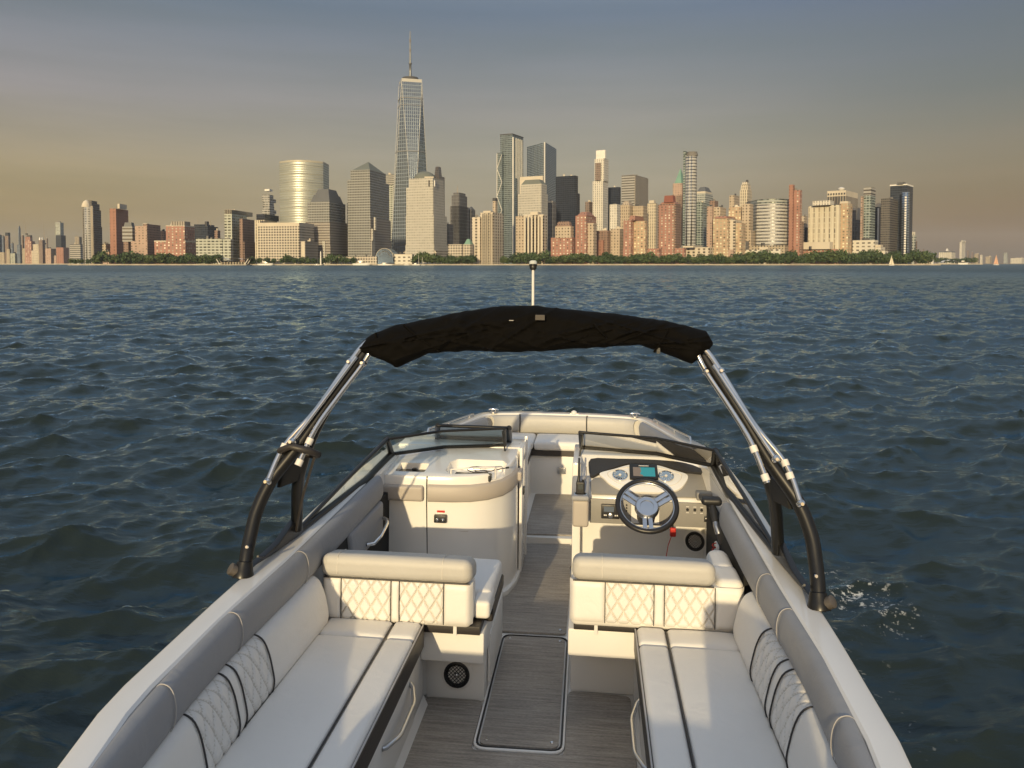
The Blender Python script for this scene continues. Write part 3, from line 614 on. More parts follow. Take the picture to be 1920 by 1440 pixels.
pf = fp(938, 961, 981, 1800); b_ = MB()
for q in (.02, .30, .48, .66, .84):
    x = pf[0][0] + (pf[1][0] - pf[0][0]) * q; y = pf[0][1] + (pf[1][1] - pf[0][1]) * q; b_.tube([(x + .8, y - .8, 20), (x + .8, y - .8, zat(257, 1800))], 1.0 if q > .1 else 1.8, 4)
extra(o, 'stripe_fin', b_, whitem)
pf = fp(932, 941, 946, 1800); b_ = MB(); zz = [zat(290 + 26 * k, 1800) for k in range(8)]
for k in range(7):
    A = (pf[3][0], pf[3][1] - 1.2); C_ = (pf[0][0], pf[0][1] - 1.2); b_.tube([(A if k % 2 else C_) + (zz[k],), (C_ if k % 2 else A) + (zz[k + 1],)], .7, 4)
b_.tube([(pf[3][0], pf[3][1] - 1.2, 10), (pf[3][0], pf[3][1] - 1.2, zat(287, 1800))], .9, 4); extra(o, 'cross_bracing', b_, whitem)
b_ = MB(); pf = fp(938, 961, 981, 1800); b_.tube([(x, y, zat(251, 1800)) for x, y in pf], 1.3, 4, close=True); extra(o, 'roof_frame', b_, darkm)
pf = fp(988, 1021, 1043, 1860)
o = tag(empty('office_tower'), 'smooth blue mirror-glass tower with notched corner', 'building')
b_ = MB(); z4 = [zat(266, 1860), zat(272, 1860), zat(272, 1860), zat(272.5, 1860)]
b_.add([(x, y, 0) for x, y in pf] + [(pf[k][0], pf[k][1], z4[k]) for k in range(4)], [(0, 1, 5, 4), (1, 2, 6, 5), (2, 3, 7, 6), (3, 0, 4, 7)], 0, [[(0, 0), (50, 0), (50, 290), (0, 290)]] * 4); b_.add([(pf[k][0], pf[k][1], z4[k]) for k in range(4)], [(0, 1, 2, 3)])
extra(o, 'tower', b_, FAC['mirror_blue'], weld=False)
extra(o, 'corner_notch', MB().tube([(pf[0][0], pf[0][1] - .3, 0), (pf[0][0], pf[0][1] - .3, z4[0] - .5)], 1.6, 4), whitem)
o = B('office_tower', 'cream gridded tower with chamfered pediment top before the blue mirror tower', 1420, [('tower', (971, 1015, 1027), 362, 'granite_light'), ('setback', (976, 1015, 1025), 344.5, 'granite_light', 362), ('base', (967, 981, 985), 405, 'granite_grid')])
pf = fp(977, 1015, 1024.5, 1420); extra(o, 'chamfer_roof', MB().prism(pf, zat(344.5, 1420), zat(335.5, 1420), 0, 0, top=inset(pf, .68)), wfcroof, weld=False)
B('office_tower', 'pale square frame-like tower top showing behind the chamfered cream tower', 1560, [('tower', (975, 1017.5, 1020), 329.5, cream)])
o = B('apartment_tower', 'cream residential tower with dark window strips below the chamfered tower', 1272, [('tower', (982, 1019, 1026), 402, 'cream_resid'), ('roof_house', (994, 1008, 1012), 397, cream, 403), ('wing', (967, 983, 986), 405, 'tan_brick')])
b_ = MB()
for k in range(6):
    p_ = at(984 + k * 6.4, 440, 1266); b_.box(p_.x - 1.4, p_.x + 1.4, p_.y - 3 + k * .3, p_.y + 12, LANDZ, zat(404, 1266))
extra(o, 'pier', b_, cream, weld=False)
B('office_tower', 'plain grey-brown tower squeezed left of the black tower', 1500, [('tower', (1025, 1037, 1043), 379, 'deco_dark'), ('roof_house', (1028, 1034, 1037), 376, cream, 380)])
B('office_tower', 'black glass slab tower right of the blue mirror tower', 1560, [('tower', (1042, 1078, 1083.5), 329, 'black_glass'), ('side_wing', (1076, 1081, 1087), 362, 'black_glass')])
B('apartment_building', 'brick apartment block with tan turret and white windows', 1262, [('wing', (1033, 1072, 1078), 445, 'red_brick'), ('turret', (1041, 1070, 1076), 424, 'tan_brick', 446), ('turret_roof', (1043, 1069, 1073), 415, 'brown_brick', 424, .8)])
o = B('apartment_tower', 'red brick apartment tower with rounded gable and white windows', 1260, [('tower', (1079, 1099, 1118), 404, 'red_brick'), ('front_wing', (1094, 1113, 1119), 418, 'tan_brick'), ('gable', (1082, 1100, 1115), 396.5, 'red_brick_plain', 404, .55)])
B('office_tower', 'short brown block left of the white slender tower', 1640, [('tower', (1097, 1105, 1111), 378, 'brown_far')])
o = B('office_tower', 'slender white stone tower with setback top and screened crown', 1620, [('tower', (1111, 1130, 1140), 339, 'white_stone'), ('setback', (1114.5, 1132, 1140.5), 297, 'white_stone', 339), ('crown', (1117, 1134, 1136), 281, whitem, 297), ('glass_bay', (1115.4, 1125.4, 1126), 305, 'brown_far', 338)])
B('office_tower', 'dark blue-black slab right of the slender white tower', 1700, [('tower', (1138, 1160, 1163.5), 350.5, 'black_glass')])
B('office_tower', 'grey-tan tower with striped right side, wide flat top', 1800, [('tower', (1165, 1189, 1218), 327.5, 'stripe_bands'), ('striped_side', (1189.4, 1190.6, 1218.6), 328.5, 'stripe_grey')])
B('office_building', 'bluish grey block with pale front beside the ornate cream one', 1500, [('tower', (1143, 1157, 1164), 383, 'white_stone'), ('base', (1145, 1160, 1166), 428, 'deco_dark')])
o = B('office_building', 'ornate cream stone block with gabled roof right of the bluish grey block', 1450, [('tower', (1163, 1180, 1190), 384, 'gothic'), ('gable', (1165, 1179, 1188), 376, 'gothic', 384, .5), ('wing', (1186, 1206, 1214), 386, 'gothic')])
B('apartment_building', 'brown block with tan wing low between the brick towers', 1300, [('block', (1118, 1140, 1146), 432, 'brown_brick'), ('wing', (1145, 1162, 1169), 429, 'tan_brick'), ('dark_wing', (1118, 1131, 1139), 450, 'red_brick_plain')])
B('apartment_building', 'red brick block with rows of white windows and stepped base', 1260, [('tower', (1169, 1183, 1214), 413, 'red_brick'), ('crown', (1179, 1190, 1208), 404, 'red_brick_plain', 413, .85), ('front_wing', (1183, 1210, 1214), 414, 'orange_brick'), ('base', (1168, 1236, 1241), 466, 'red_brick')])
B('apartment_tower', 'slim cream tower right of the white-windowed brick block', 1500, [('tower', (1214, 1229, 1232.5), 381, 'cream_slim'), ('roof_house', (1217, 1226, 1229), 375.5, cream, 381)])
B('apartment_tower', 'dark red brick tower with hipped crown', 1270, [('tower', (1233, 1267, 1276), 382, 'brown_brick'), ('front_bay', (1236, 1263, 1267), 384, 'red_brick'), ('crown', (1244, 1262, 1267), 366, mat('red_terracotta_roof', (.25, .09, .065), .8, scale=.05), 379, .86), ('hip', (1237, 1266, 1274), 378, 'red_brick_plain', 382, .8)])
o = B('office_tower', 'tan stone tower with sharp green copper pyramid', 1720, [('tower', (1261, 1278, 1288), 343, 'pink_brick'), ('setback', (1259, 1278, 1289), 366, 'pink_brick')])
pf = fp(1264, 1277, 1286, 1722); extra(o, 'pyramid_roof', MB().prism(pf, zat(343, 1722), zat(314, 1722), 0, 0, top=inset(pf, .03)), copper, weld=False)
o = B('apartment_tower', 'tall slim rounded glass tower with ragged crown', 1400, [('tower', (1280, 1291, 1301), 290, 'teal_glass'), ('crown', (1280, 1284, 1287), 283, 'teal_glass', 290)])
extra(o, 'rounded_bay', MB().prism(circ_fp(1286.5, 1308, 1392), LANDZ, zat(292, 1392), 0, 1), [FAC['silver_round'], roofm], smooth=40)
extra(o, 'crown_ring', MB().lathe([(9.5, 0), (10.4, 1), (10.4, 5), (9, 6), (9.6, 8)], (slope(1297) * 1400, 1402, zat(292, 1392)), n=18), roofm, smooth=40)
o = B('office_tower', 'grey tower with dark domed top right of the rounded glass tower', 1700, [('tower', (1304, 1322, 1336), 362, 'pale_glass'), ('drum', (1306, 1322, 1334), 358.5, cream, 362), ('dome_roof', (1306, 1322, 1334), 349.5, slate, 358.5, .55)])
B('office_tower', 'teal glass block tucked below the domed grey tower', 1400, [('tower', (1304, 1316, 1328), 379, 'teal_glass')])
B('apartment_building', 'brown-topped block behind the orange brick complex', 1500, [('tower', (1330, 1340, 1346), 376, 'brown_brick')])
B('apartment_building', 'pale pink brick tower with balconies, left of the orange brick block', 1290, [('tower', (1325, 1335, 1344), 387, 'pink_brick'), ('wing', (1338, 1350, 1361), 388, 'tan_brick')])
B('apartment_building', 'large orange brick apartment block with terracotta roof', 1262, [('tower', (1337, 1365, 1386), 409, 'orange_brick'), ('roof', (1340, 1362, 1380), 405, 'red_brick_plain', 409, .9), ('wing', (1358, 1378, 1391), 412, 'cream_resid'), ('side_wing', (1380, 1390, 1398), 418, 'orange_brick')])
B('apartment_tower', 'narrow tan twin-top tower left of the cream art-deco tower', 1450, [('tower', (1367, 1376, 1386), 366, 'tan_brick')])
B('apartment_building', 'wide golden block with flat bands below the cream art-deco tower', 1300, [('block', (1366, 1389, 1396), 388, 'orange_brick'), ('band', (1366, 1389.4, 1396.4), 396, slate, 401)])
o = B('office_tower', 'cream art-deco tower with rounded shoulders and small lantern', 1500, [('tower', (1386.5, 1401, 1409), 356, 'cream_slim'), ('shoulder', (1388, 1401, 1407.5), 346, 'cream_slim', 356, .9), ('crown', (1390, 1400, 1405.5), 341, 'cream_slim', 346, .8)])
extra(o, 'lantern', MB().lathe([(2.6, 0), (2.6, 5), (1.6, 6)], (slope(1400) * 1515, 1515, zat(341.5, 1500)), n=8), darkm)
B('apartment_tower', 'tan brick tower in front of the cream art-deco tower', 1290, [('tower', (1391, 1406, 1412), 382, 'tan_brick'), ('base', (1389, 1408, 1418), 432, 'tan_brick')])
# rounded silver tower, red brick slab and friends
poly = arc_fp(1418.5, 1481, 1300, 17, 40, 22)
o = B('apartment_tower', 'silver building with curved banded glass front', 1300, [('tower', poly, 383, 'silver_round')])
extra(o, 'crown', MB().prism(inset(poly, .98), zat(383, 1300), zat(374, 1300), 0, 1), [FAC['pale_glass'], roofm], weld=False)
b_ = MB()
for k in range(13):
    zz = zat(388 + k * 6.2, 1300); b_.tube([(x, y - .3, zz) for x, y in poly[:23]], .4, 4)
extra(o, 'floor_band', b_, whitem)
extra(o, 'side_wing', MB().prism(fp(1412, 1416, 1420, 1320), LANDZ, zat(385, 1320)), FAC['dark_glass'], weld=False)
B('apartment_tower', 'tall thin red brick slab with stepped top', 1270, [('tower', (1482, 1499, 1503), 356, 'red_brick'), ('stair_tower', (1478.5, 1486, 1489), 346, 'red_brick_plain'), ('low_wing', (1494, 1503, 1507), 415, 'brown_brick')])
B('office_building', 'small tan block with dark base between red slab and cream building', 1420, [('tower', (1500, 1508, 1514), 405, 'tan_brick'), ('base', (1500, 1513, 1519), 426, 'black_glass')])
o = B('apartment_building', 'broad cream building with tall window bays and tan corner', 1268, [('block', (1515.5, 1573, 1597), 384, 'cream_grid'), ('roof_house', (1523, 1556, 1563), 375.5, 'white_stone', 384), ('corner_tower', (1573, 1590, 1597.5), 381, 'orange_brick'), ('corner_cap', (1574, 1589, 1594), 377, cream, 381)])
b_ = MB(); pf = fp(1515.5, 1573, 1597, 1268)
for k in range(13):
    q = k / 12; b_.tube([(pf[3][0] + (pf[0][0] - pf[3][0]) * q, pf[3][1] + (pf[0][1] - pf[3][1]) * q - .4, LANDZ), (pf[3][0] + (pf[0][0] - pf[3][0]) * q, pf[3][1] + (pf[0][1] - pf[3][1]) * q - .4, zat(386, 1268))], .55, 4)
extra(o, 'pilaster', b_, cream)
o = B('office_tower', 'tan tower with tall dark window slots and roof dish', 1480, [('tower', (1550, 1585, 1613.5), 367, 'stripe_grey'), ('crown', (1550, 1585, 1613.5), 356.5, cream, 367.2)])
pf = fp(1550, 1585, 1613.5, 1480); b_ = MB()
for k in range(7):
    q = (k + .45) / 7; x = pf[3][0] + (pf[0][0] - pf[3][0]) * q; y = pf[3][1] + (pf[0][1] - pf[3][1]) * q - 1.2
    b_.box(x - 1.2, x + 1.2, y, y + 1.8, zat(395, 1480), zat(367.5, 1480)); b_.box(x - 1.2, x + 1.2, y, y + 1.8, zat(364.5, 1480), zat(361, 1480))
extra(o, 'window_slot', b_, darkm)
extra(o, 'roof_dish', MB().lathe([(1, 0), (6, 2.5), (7, 5.5), (4, 7), (1, 8)], (slope(1577) * 1500, 1502, zat(356.5, 1480)), n=14), whitem, smooth=50)
B('office_building', 'dark stepped block with pale upper corner behind the banded glass tower', 1400, [('tower', (1597, 1604, 1617), 394, 'deco_dark'), ('pale_corner', (1599, 1607, 1613), 389, cream, 412), ('base', (1595, 1606, 1618), 412, 'deco_dark')])
o = B('apartment_tower', 'banded pale glass tower with slanted roof screen', 1290, [('tower', (1618, 1632, 1640.5), 366, 'teal_glass'), ('roof_screen', (1618, 1632, 1640.5), 350.5, 'stripe_bands', 366), ('side_strip', (1613, 1616, 1619), 368, 'pink_brick')])
o = B('office_tower', 'narrow dark blue tower with pale top and light strip', 1450, [('tower', (1640, 1647, 1653), 388, 'black_glass'), ('crown', (1640, 1648, 1652), 381, cream, 388)])
p_ = at(1646.3, 430, 1446); b_ = MB(); b_.box(p_.x - 1, p_.x + 1, p_.y - 1, p_.y + 1, LANDZ, zat(390, 1446)); extra(o, 'light_strip', b_, whitem)
B('office_tower', 'dark slab tower with bronze right side at right end of the skyline', 1300, [('tower', (1651, 1668, 1685.5), 371.5, 'bronze_tower')])
o = B('office_tower', 'tallest glass tower at right end with white corner strip', 1330, [('tower', (1668, 1699, 1710.5), 347, 'dark_glass'), ('crown', (1667, 1699.5, 1711.5), 344.5, whitem, 347.5), ('roof_house', (1681, 1692, 1697), 341, slate, 344.5)])
extra(o, 'rounded_corner', MB().prism(circ_fp(1694, 1707.5, 1316), LANDZ, zat(360, 1316), 0, 1), [FAC['mirror_blue'], roofm], smooth=40)
p_ = at(1697.6, 430, 1313); b_ = MB()
for k in range(26): b_.box(p_.x - 1.8, p_.x + 1.2, p_.y, p_.y + 2, LANDZ + 4 + k * 4.4, LANDZ + 7 + k * 4.4)
extra(o, 'corner_strip', b_, whitem)
B('ventilation_tower', 'thin grey tower with dark lantern at the far right end', 1400, [('tower', (1708.5, 1715, 1718.5), 441, 'pale_glass'), ('lantern', (1710, 1715, 1717), 434.5, 'white_stone', 441), ('chimney', (1718.6, 1719.4, 1720.4), 452, 'brown_far')])
o = B('museum', 'low terraced cream building before the dark towers at right', 1262, [('block', (1599, 1640, 1647), 450, 'white_low'), ('terrace', (1593, 1652, 1660), 463, 'white_low'), ('terrace', (1590, 1660, 1666), 470, 'white_low'), ('roof_house', (1642, 1652, 1656), 459, cream, 464)])
B('apartment_building', 'low cream brick row behind the trees below the rounded glass tower', 1258, [('block', (1266, 1283, 1287), 465, 'red_brick'), ('wing', (1283, 1330, 1345), 465, 'cream_resid'), ('cornice', (1265, 1330, 1346), 463.6, cream, 465.4), ('roof_house', (1278, 1300, 1304), 461, cream, 464)])
B('apartment_building', 'low pink-cream row below the orange brick block', 1258, [('block', (1345, 1375, 1388), 468, 'pink_brick')])
B('apartment_building', 'dark low rounded block left of the silver building foot', 1285, [('block', (1393, 1402, 1416), 452, 'deco_dark')])
B('apartment_building', 'low stepped grey-beige blocks below the silver building', 1258, [('block', (1405, 1472, 1480), 460, 'beige_far'), ('step', (1398, 1440, 1444), 468, 'white_low'), ('step', (1438, 1464, 1470), 467, 'white_low'), ('roof_house', (1424, 1440, 1445), 463, cream, 468)])
B('apartment_building', 'low red brick wing under the cream hotel terrace', 1257, [('block', (1483, 1568, 1572), 467, 'red_brick'), ('terrace', (1501, 1556, 1571), 453.5, cream, 467)])
# ---- far right: island and hazy shore
GR = 'distant buildings across the bay at right'
B('lighthouse', 'small pale fort building with slim white tower at the right', 2480, [('block', (1723, 1746, 1749), 484, 'beige_far'), ('roof', (1722, 1746, 1749.4), 480.5, 'brown_far', 484, .8), ('tower', (1747.5, 1750, 1752), 476, whitem), ('cap', (1748, 1750, 1751.6), 472.5, slate, 476, .1)], 'fort', GR)
o = tag(empty('event_tent'), 'white peaked tent on the shore left of the ferry', 'tent', GR); p_ = at(1783, 495, 2485)
b_ = MB(); b_.grid(lambda a, q: (p_.x + (a - .5) * 52, 2485 + 18 * q, 3 + (9 + 3.5 * abs(math.sin(a * math.pi * 3))) * math.sin(math.pi * (.08 + .84 * a)) ** .6), 30, 4); b_.build('canopy', whitem, o, smooth=60)
for k in range(5): MB().tube([(p_.x - 24 + 12 * k, 2485, 2.5), (p_.x - 24 + 12 * k, 2485, 9)], .4, 5).build('pole', whitem, o)
B('tower_block', 'lone pale tower block rising over the bay at right', 4300, [('tower', (1800, 1804, 1812), 454, 'white_stone'), ('crown', (1803, 1805, 1811), 450.5, 'white_stone', 454)], 'building', GR)
B('hall', 'long low hall with small dome left of the lone pale tower', 4000, [('block', (1761, 1785, 1796), 473, 'white_low'), ('roof', (1760, 1785, 1797), 471, slate, 473.4, .9), ('dome', (1774, 1777, 1780), 466, whitem, 471, .4)], 'hall', GR)
lst = [(1719, 1727, 477, 'beige_far', 'cream cluster of low houses right of the thin grey tower'), (1731, 1734, 468, 'brown_far', 'tiny dark far-off tower above the island trees'), (1737, 1742, 470, 'beige_far', 'tiny pale far-off dome-like block above the island trees'),
 (1814, 1818, 470, 'brown_far', 'two thin dark slabs right of the lone pale tower'), (1828, 1837, 476, 'beige_far', 'hazy beige cluster in the middle of the far bay shore'), (1839, 1844, 478, 'white_low', 'hazy pale block right of the beige far-shore cluster'),
 (1849, 1861, 481, 'beige_far', 'low hazy sheds left of the orange sailboat'), (1883, 1891, 474, 'pale_glass', 'lone hazy far-off tower near the right edge'), (1896, 1926, 484, 'white_low', 'low pinkish quay building at the right edge'), (1822, 1826, 473, 'brown_far', 'hazy dark spire-like block on the far bay shore')]
for x0, x1, y, f, lb in lst: B('far_building', lb, 5300, [('block', (x0, x0 + (x1 - x0) * .7, x1), y, f)], 'building', GR)

# ---- white pavilion tent at the ferry pier
o = tag(empty('ferry_terminal'), 'white winged canopy of the ferry pier at the left waterfront', 'canopy'); D = 1238; p_ = at(438, 496, D); Wd = 56
b_ = MB(); b_.grid(lambda a, q: (p_.x + (a - .5) * Wd, D + (q - .5) * 16, 10.2 + 2.2 * abs(math.sin(a * math.pi * 2.5)) - 1.2 * math.sin(a * math.pi)), 30, 4); b_.build('canopy', whitem, o, smooth=60)
for sx in (-1, 1):
    for sy in (-6, 6): MB().tube([(p_.x + sx * 20, D + sy, .6), (p_.x + sx * 26, D + sy, 10.4)], .6, 6).build('strut', whitem, o)
b_ = MB(); b_.box(p_.x - 24, p_.x + 24, D - 9, D + 9, -1, 1.4); b_.build('deck', quaym, o)
b_ = MB()
for k in range(9): b_.box(p_.x - 20 + k * 4.6, p_.x - 17.4 + k * 4.6, D - 2, D + 4, 1.42, 5.2)
b_.build('kiosk', FAC['white_low'], o)
# ---- boats far off
def yacht(name, lb, px, py, D_, L, h, grp=None, cat='boat'):
    o = tag(empty(name), lb, cat, grp); p_ = at(px, py, D_); b_ = MB(); n = 10
    b_.grid(lambda a, q: (p_.x + (a - .5) * L, D_ + (q - .5) * L * .2 * (1 - (2*a - 1) ** 4), h * .32 * (1 + .35 * a) if q in (0, 1) else h * .34 * (1 + .35 * a)), n, 4)
    b_.grid(lambda a, q: (p_.x + (a - .5) * L * (.96 if q > .5 else 1), D_ - L * .1 * (1 - (2*a - 1) ** 4), -.4 + (h * .32 * (1 + .35 * a) + .4) * (1 - q)), n, 3)
    b_.build('hull', whitem, o)
    b_ = MB(); b_.box(p_.x - L * .3, p_.x + L * .22, D_ - L * .06, D_ + L * .06, h * .33, h * .65); b_.build('cabin', FAC['white_low'], o, bevel=.2)
    b_ = MB(); b_.box(p_.x - L * .18, p_.x + L * .08, D_ - L * .05, D_ + L * .05, h * .652, h * .92); b_.build('bridge', whitem, o, bevel=.2)
    b_ = MB(); b_.box(p_.x - L * .26, p_.x + L * .18, D_ - L * .061, D_ - L * .0605, h * .43, h * .55); b_.build('window_band', darkm, o)
    return o
yacht('motor_yacht', 'low white boat moored beside the ferry canopy', 497, 496, 1240, 25, 7)
yacht('motor_yacht', 'white motor yacht with raked bow below the granite towers', 677, 496.4, 1235, 28, 8.5)
yacht('motor_yacht', 'long low white boat in front of the glass hall', 722, 496.6, 1232, 24, 4.5)
yacht('motor_yacht', 'tiny white boat just right of the glass hall', 762, 496.6, 1232, 8, 3.2)
yacht('motor_yacht', 'white hull below the twin bare masts', 780, 496.4, 1234, 13, 4)
yacht('ferry', 'white passenger ferry by the island at right', 1806, 498, 2300, 30, 13, cat='ferry')
yacht('motor_yacht', 'small low white boat near the left pier tower', 594, 496.6, 1230, 10, 2.5)
def sailboat(lb, px, base, top, D_, colm, grp='sailboats on the river'):
    o = tag(empty('sailboat'), lb, 'sailboat', grp); p_ = at(px, base, D_); z1 = zat(top, D_); p_.z = 0
    b_ = MB(); L = 9 * D_ / 1100; b_.grid(lambda a, q: (p_.x + (a - .5) * L, D_ + (q - .5) * 2.6 * (1 - (2*a - 1) ** 4), .9 if q in (0, 1) else .95), 8, 4); b_.grid(lambda a, q: (p_.x + (a - .5) * L * (1 - .1 * q), D_ - 1.3 * (1 - (2*a - 1) ** 4), .9 - 1.2 * q), 8, 3); b_.build('hull', whitem, o)
    MB().tube([(p_.x, D_, .8), (p_.x, D_, z1)], .12, 6).build('mast', steelm, o)
    w_ = L * .42
    b_ = MB(); b_.grid(lambda a, q: (p_.x - .15 - w_ * q * (1 - a), D_ - .8 * math.sin(math.pi * q) * (1 - a), 2.0 + (z1 - 2.4) * a), 10, 6); b_.build('mainsail', colm, o, smooth=60)
    b_ = MB(); b_.grid(lambda a, q: (p_.x + .2 + w_ * .85 * q * (1 - a), D_ - .9 * math.sin(math.pi * q) * (1 - a), 1.4 + (z1 - 5) * a), 10, 6); b_.build('jib', colm, o, smooth=60)
sailm = mat('white_sail', (.74, .68, .54), .8); sailo = mat('coral_sail', (.66, .40, .28), .8)
sailboat('white-sailed sailboat in front of the dark towers at right', 1672, 499.5, 478, 1120, sailm)
sailboat('coral-sailed sailboat far right', 1868, 498.5, 476.5, 1500, sailo)
for px, y0, lb in ((785, 478, 'taller of two bare masts right of the glass hall'), (792, 482, 'shorter of two bare masts right of the glass hall')):
    o = tag(empty('moored_sailboat'), lb, 'sailboat', 'moored masts'); p_ = at(px, 496, 1228)
    MB().tube([(p_.x, 1228, 0), (p_.x, 1228, zat(y0, 1228))], .22, 6).build('mast', whitem, o)
    b_ = MB(); b_.grid(lambda a, q: (p_.x + (a - .5) * 10, 1228 + (q - .5) * 2.6 * (1 - (2*a - 1) ** 4), .9), 8, 3); b_.box(p_.x - 4, p_.x + 4, 1227.2, 1228.8, -.3, .88); b_.build('hull', whitem, o)
o = tag(empty('pier_pylon'), 'lone white pylon on the waterfront below the granite towers', 'pylon'); p_ = at(601.5, 496, 1240)
MB().lathe([(1.3, 0), (1.1, 14), (.8, 21), (.5, 22.5)], (p_.x, 1240, .5), n=10).build('shaft', whitem, o, smooth=40); MB().lathe([(2.4, -1), (2.4, .6)], (p_.x, 1240, 0), n=10).build('footing', quaym, o)
o = tag(empty('pier_ruin'), 'row of old timber piles in the water before the red slab tower', 'pier'); 
for k in range(16): MB().tube([(slope(1484 + 2.3 * k) * 1236, 1236, -1), (slope(1484 + 2.3 * k) * 1236, 1236, 3.2 + random.random() * 1.2)], .45, 6).build('pile', steelm, o)

# ---- trees along the far shore
def crown_mesh(seed, r, h):
    rg = random.Random(seed); b_ = MB()
    lobes = [(rg.uniform(-.5, .5) * r, rg.uniform(-.5, .5) * r, rg.uniform(.34, .74) * h, rg.uniform(.42, .66) * r) for _ in range(8)]
    for x, y, z, q in lobes:
        for _ in range(46):
            d = Vector((rg.gauss(0, 1), rg.gauss(0, 1), rg.gauss(0, 1))).normalized(); c = Vector((x, y, z)) + d * q * rg.uniform(.72, 1.05)
            if c.z < h * .14: continue
            n_ = (d + Vector((rg.gauss(0, .5), rg.gauss(0, .5), rg.gauss(0, .5)))).normalized(); a = n_.orthogonal().normalized(); e = n_.cross(a); s_ = rg.uniform(.7, 1.5)
            b_.add([c + a * s_, c + e * s_ * .8, c - a * s_ * .9, c - e * s_], [(0, 1, 2, 3)])
    return b_
protos = []
for k in range(7):
    r, h = [(7.5, 14), (8.5, 15), (6.5, 13), (9, 14.5), (7, 16), (5.5, 12), (3.6, 15)][k]
    cr = crown_mesh(k + 3, r, h).build('crown', leafm[k % 4], weld=False)
    tr = MB().tube([(0, 0, 0), (.2, 0, h * .3), (0, .2, h * .62)], [.45, .32, .15], 7)
    for q in range(4): tr.tube([(0, 0, h * (.25 + .07 * q)), (math.cos(q * 1.7) * r * .5, math.sin(q * 1.7) * r * .5, h * (.5 + .06 * q))], [.2, .06], 5)
    protos.append((cr.data, tr.build('trunk', barkm).data))
for o in [o for o in bpy.data.objects if o.name.split('.')[0] in ('crown', 'trunk') and o.parent is None]: bpy.data.objects.remove(o)
rt = random.Random(5)
zones = [(176, 300, 'dark green tree in the shore row below the brick blocks at left', 9, 1.0), (300, 412, 'bushy tree in the shore row below the cream-corniced brick block', 10, .95),
         (470, 600, 'low tree in the shore row before the beige grid building', 14, .75), (600, 668, 'small tree in the shore row below the stepped granite tower', 12, .8), (778, 885, 'dark tree in the shore row below the dome tower', 9, .95),
         (945, 1080, 'tree in the shore row below the cream residential towers', 9, 1.0), (1080, 1265, 'tree in the shore row below the red brick apartment towers', 9.5, .95),
         (1265, 1400, 'tree in the shore row below the orange brick block', 9, .95), (1400, 1560, 'dark tree in the thick shore row below silver building and red slab', 8, 1.12), (1560, 1748, 'rounded green tree in the park at the right end of the shore', 8, 1.15)]
def tree(px, D_, k, sc, lb, grp, z=LANDZ):
    o = tag(empty('shore_tree', (slope(px, 490) * D_, D_, z)), lb, 'tree', grp); o.rotation_euler = (0, 0, rt.uniform(0, 6.28)); o.scale = (sc * rt.uniform(.9, 1.1), sc, sc * rt.uniform(.85, 1.1))
    for nm, d_ in (('crown', protos[k][0]), ('trunk', protos[k][1])):
        c = bpy.data.objects.new(nm, d_); COL.objects.link(c); c.parent = o
for x0, x1, lb, st, sc in zones:
    x = x0 + 2
    while x < x1:
        tree(x + rt.uniform(-2, 2), rt.choice([1253.5, 1254.5, 1256]), rt.randrange(7 if rt.random() < .12 else 6), sc * rt.uniform(1.0, 1.5), lb, 'trees along the far shore'); x += st * .86 * rt.uniform(.85, 1.2)
for x in [133, 142, 150, 166] + [1724 + 6.5 * i for i in range(17)]:
    far = x > 1700
    tree(x + rt.uniform(-1, 1), 2540 + rt.uniform(0, 30) if far else 1262, rt.randrange(6), (1.5 if far else .7), 'tree of the low wood on the island at right' if far else 'small tree at the foot of the rounded grey tower', 'trees on the island' if far else 'trees by the rounded tower', 3 if far else LANDZ)

# put every far thing's origin at its own base
for o in [o for o in bpy.data.objects if o.type == 'EMPTY' and o.parent is None and o is not BOAT and o.location.length == 0 and len(o.children)]:
    P_ = [Vector(c) for ch in o.children for c in ch.bound_box]; lo_ = [min(p[k] for p in P_) for k in range(3)]; hi_ = [max(p[k] for p in P_) for k in range(3)]
    base = Vector(((lo_[0] + hi_[0]) / 2, (lo_[1] + hi_[1]) / 2, lo_[2])); o.location = base
    for ch in o.children: ch.location = -base
# ================================================================== the boat (own coordinates: u to starboard, v to the bow, w up from the cockpit floor)
gel = mat('white_gelcoat', (.87, .85, .81), .18, var=.03, scale=1.6, coat=.6, rvar=.35)
gel2 = mat('liner_gelcoat', (.80, .78, .74), .35, var=.025, scale=3)
vin = mat('cream_vinyl', (.81, .785, .74), .46, var=.035, scale=3, bump=.10, bscale=420, sag=.10, rvar=.25)
vin2 = mat('sand_vinyl', (.50, .485, .45), .5, var=.03, scale=4, bump=.10, bscale=420, sag=.10)
gry = mat('grey_vinyl', (.305, .31, .325), .62, var=.05, scale=3, bump=.12, bscale=420, sag=.10, rvar=.2)
tan = mat('taupe_band_vinyl', (.44, .395, .35), .5, var=.03, scale=4, bump=.1, bscale=420)
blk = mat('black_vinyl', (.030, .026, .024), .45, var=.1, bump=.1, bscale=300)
pipe_d = mat('dark_piping', (.035, .033, .035), .5)
pipe_l = mat('pale_piping', (.46, .44, .42), .5)
stitch = mat('tan_stitching', (.67, .635, .57), .7)
blkm = mat('black_powdercoat', (.009, .009, .0095), .34, var=.1, scale=20)
blkp = mat('black_plastic', (.02, .02, .021), .4, var=.15, scale=15)
chrome = mat('polished_steel', (.78, .77, .75), .10, 1.0, var=.03)
satin = mat('satin_steel', (.62, .63, .64), .28, 1.0, var=.04)
dgrey = mat('dash_grey_panel', (.27, .26, .245), .5, var=.04, bump=.1, bscale=300)
visor = mat('dash_visor_black', (.035, .034, .036), .6, bump=.15, bscale=350)
redm = mat('red_plastic', (.55, .03, .02), .4)
whp = mat('white_plastic', (.75, .73, .70), .4)
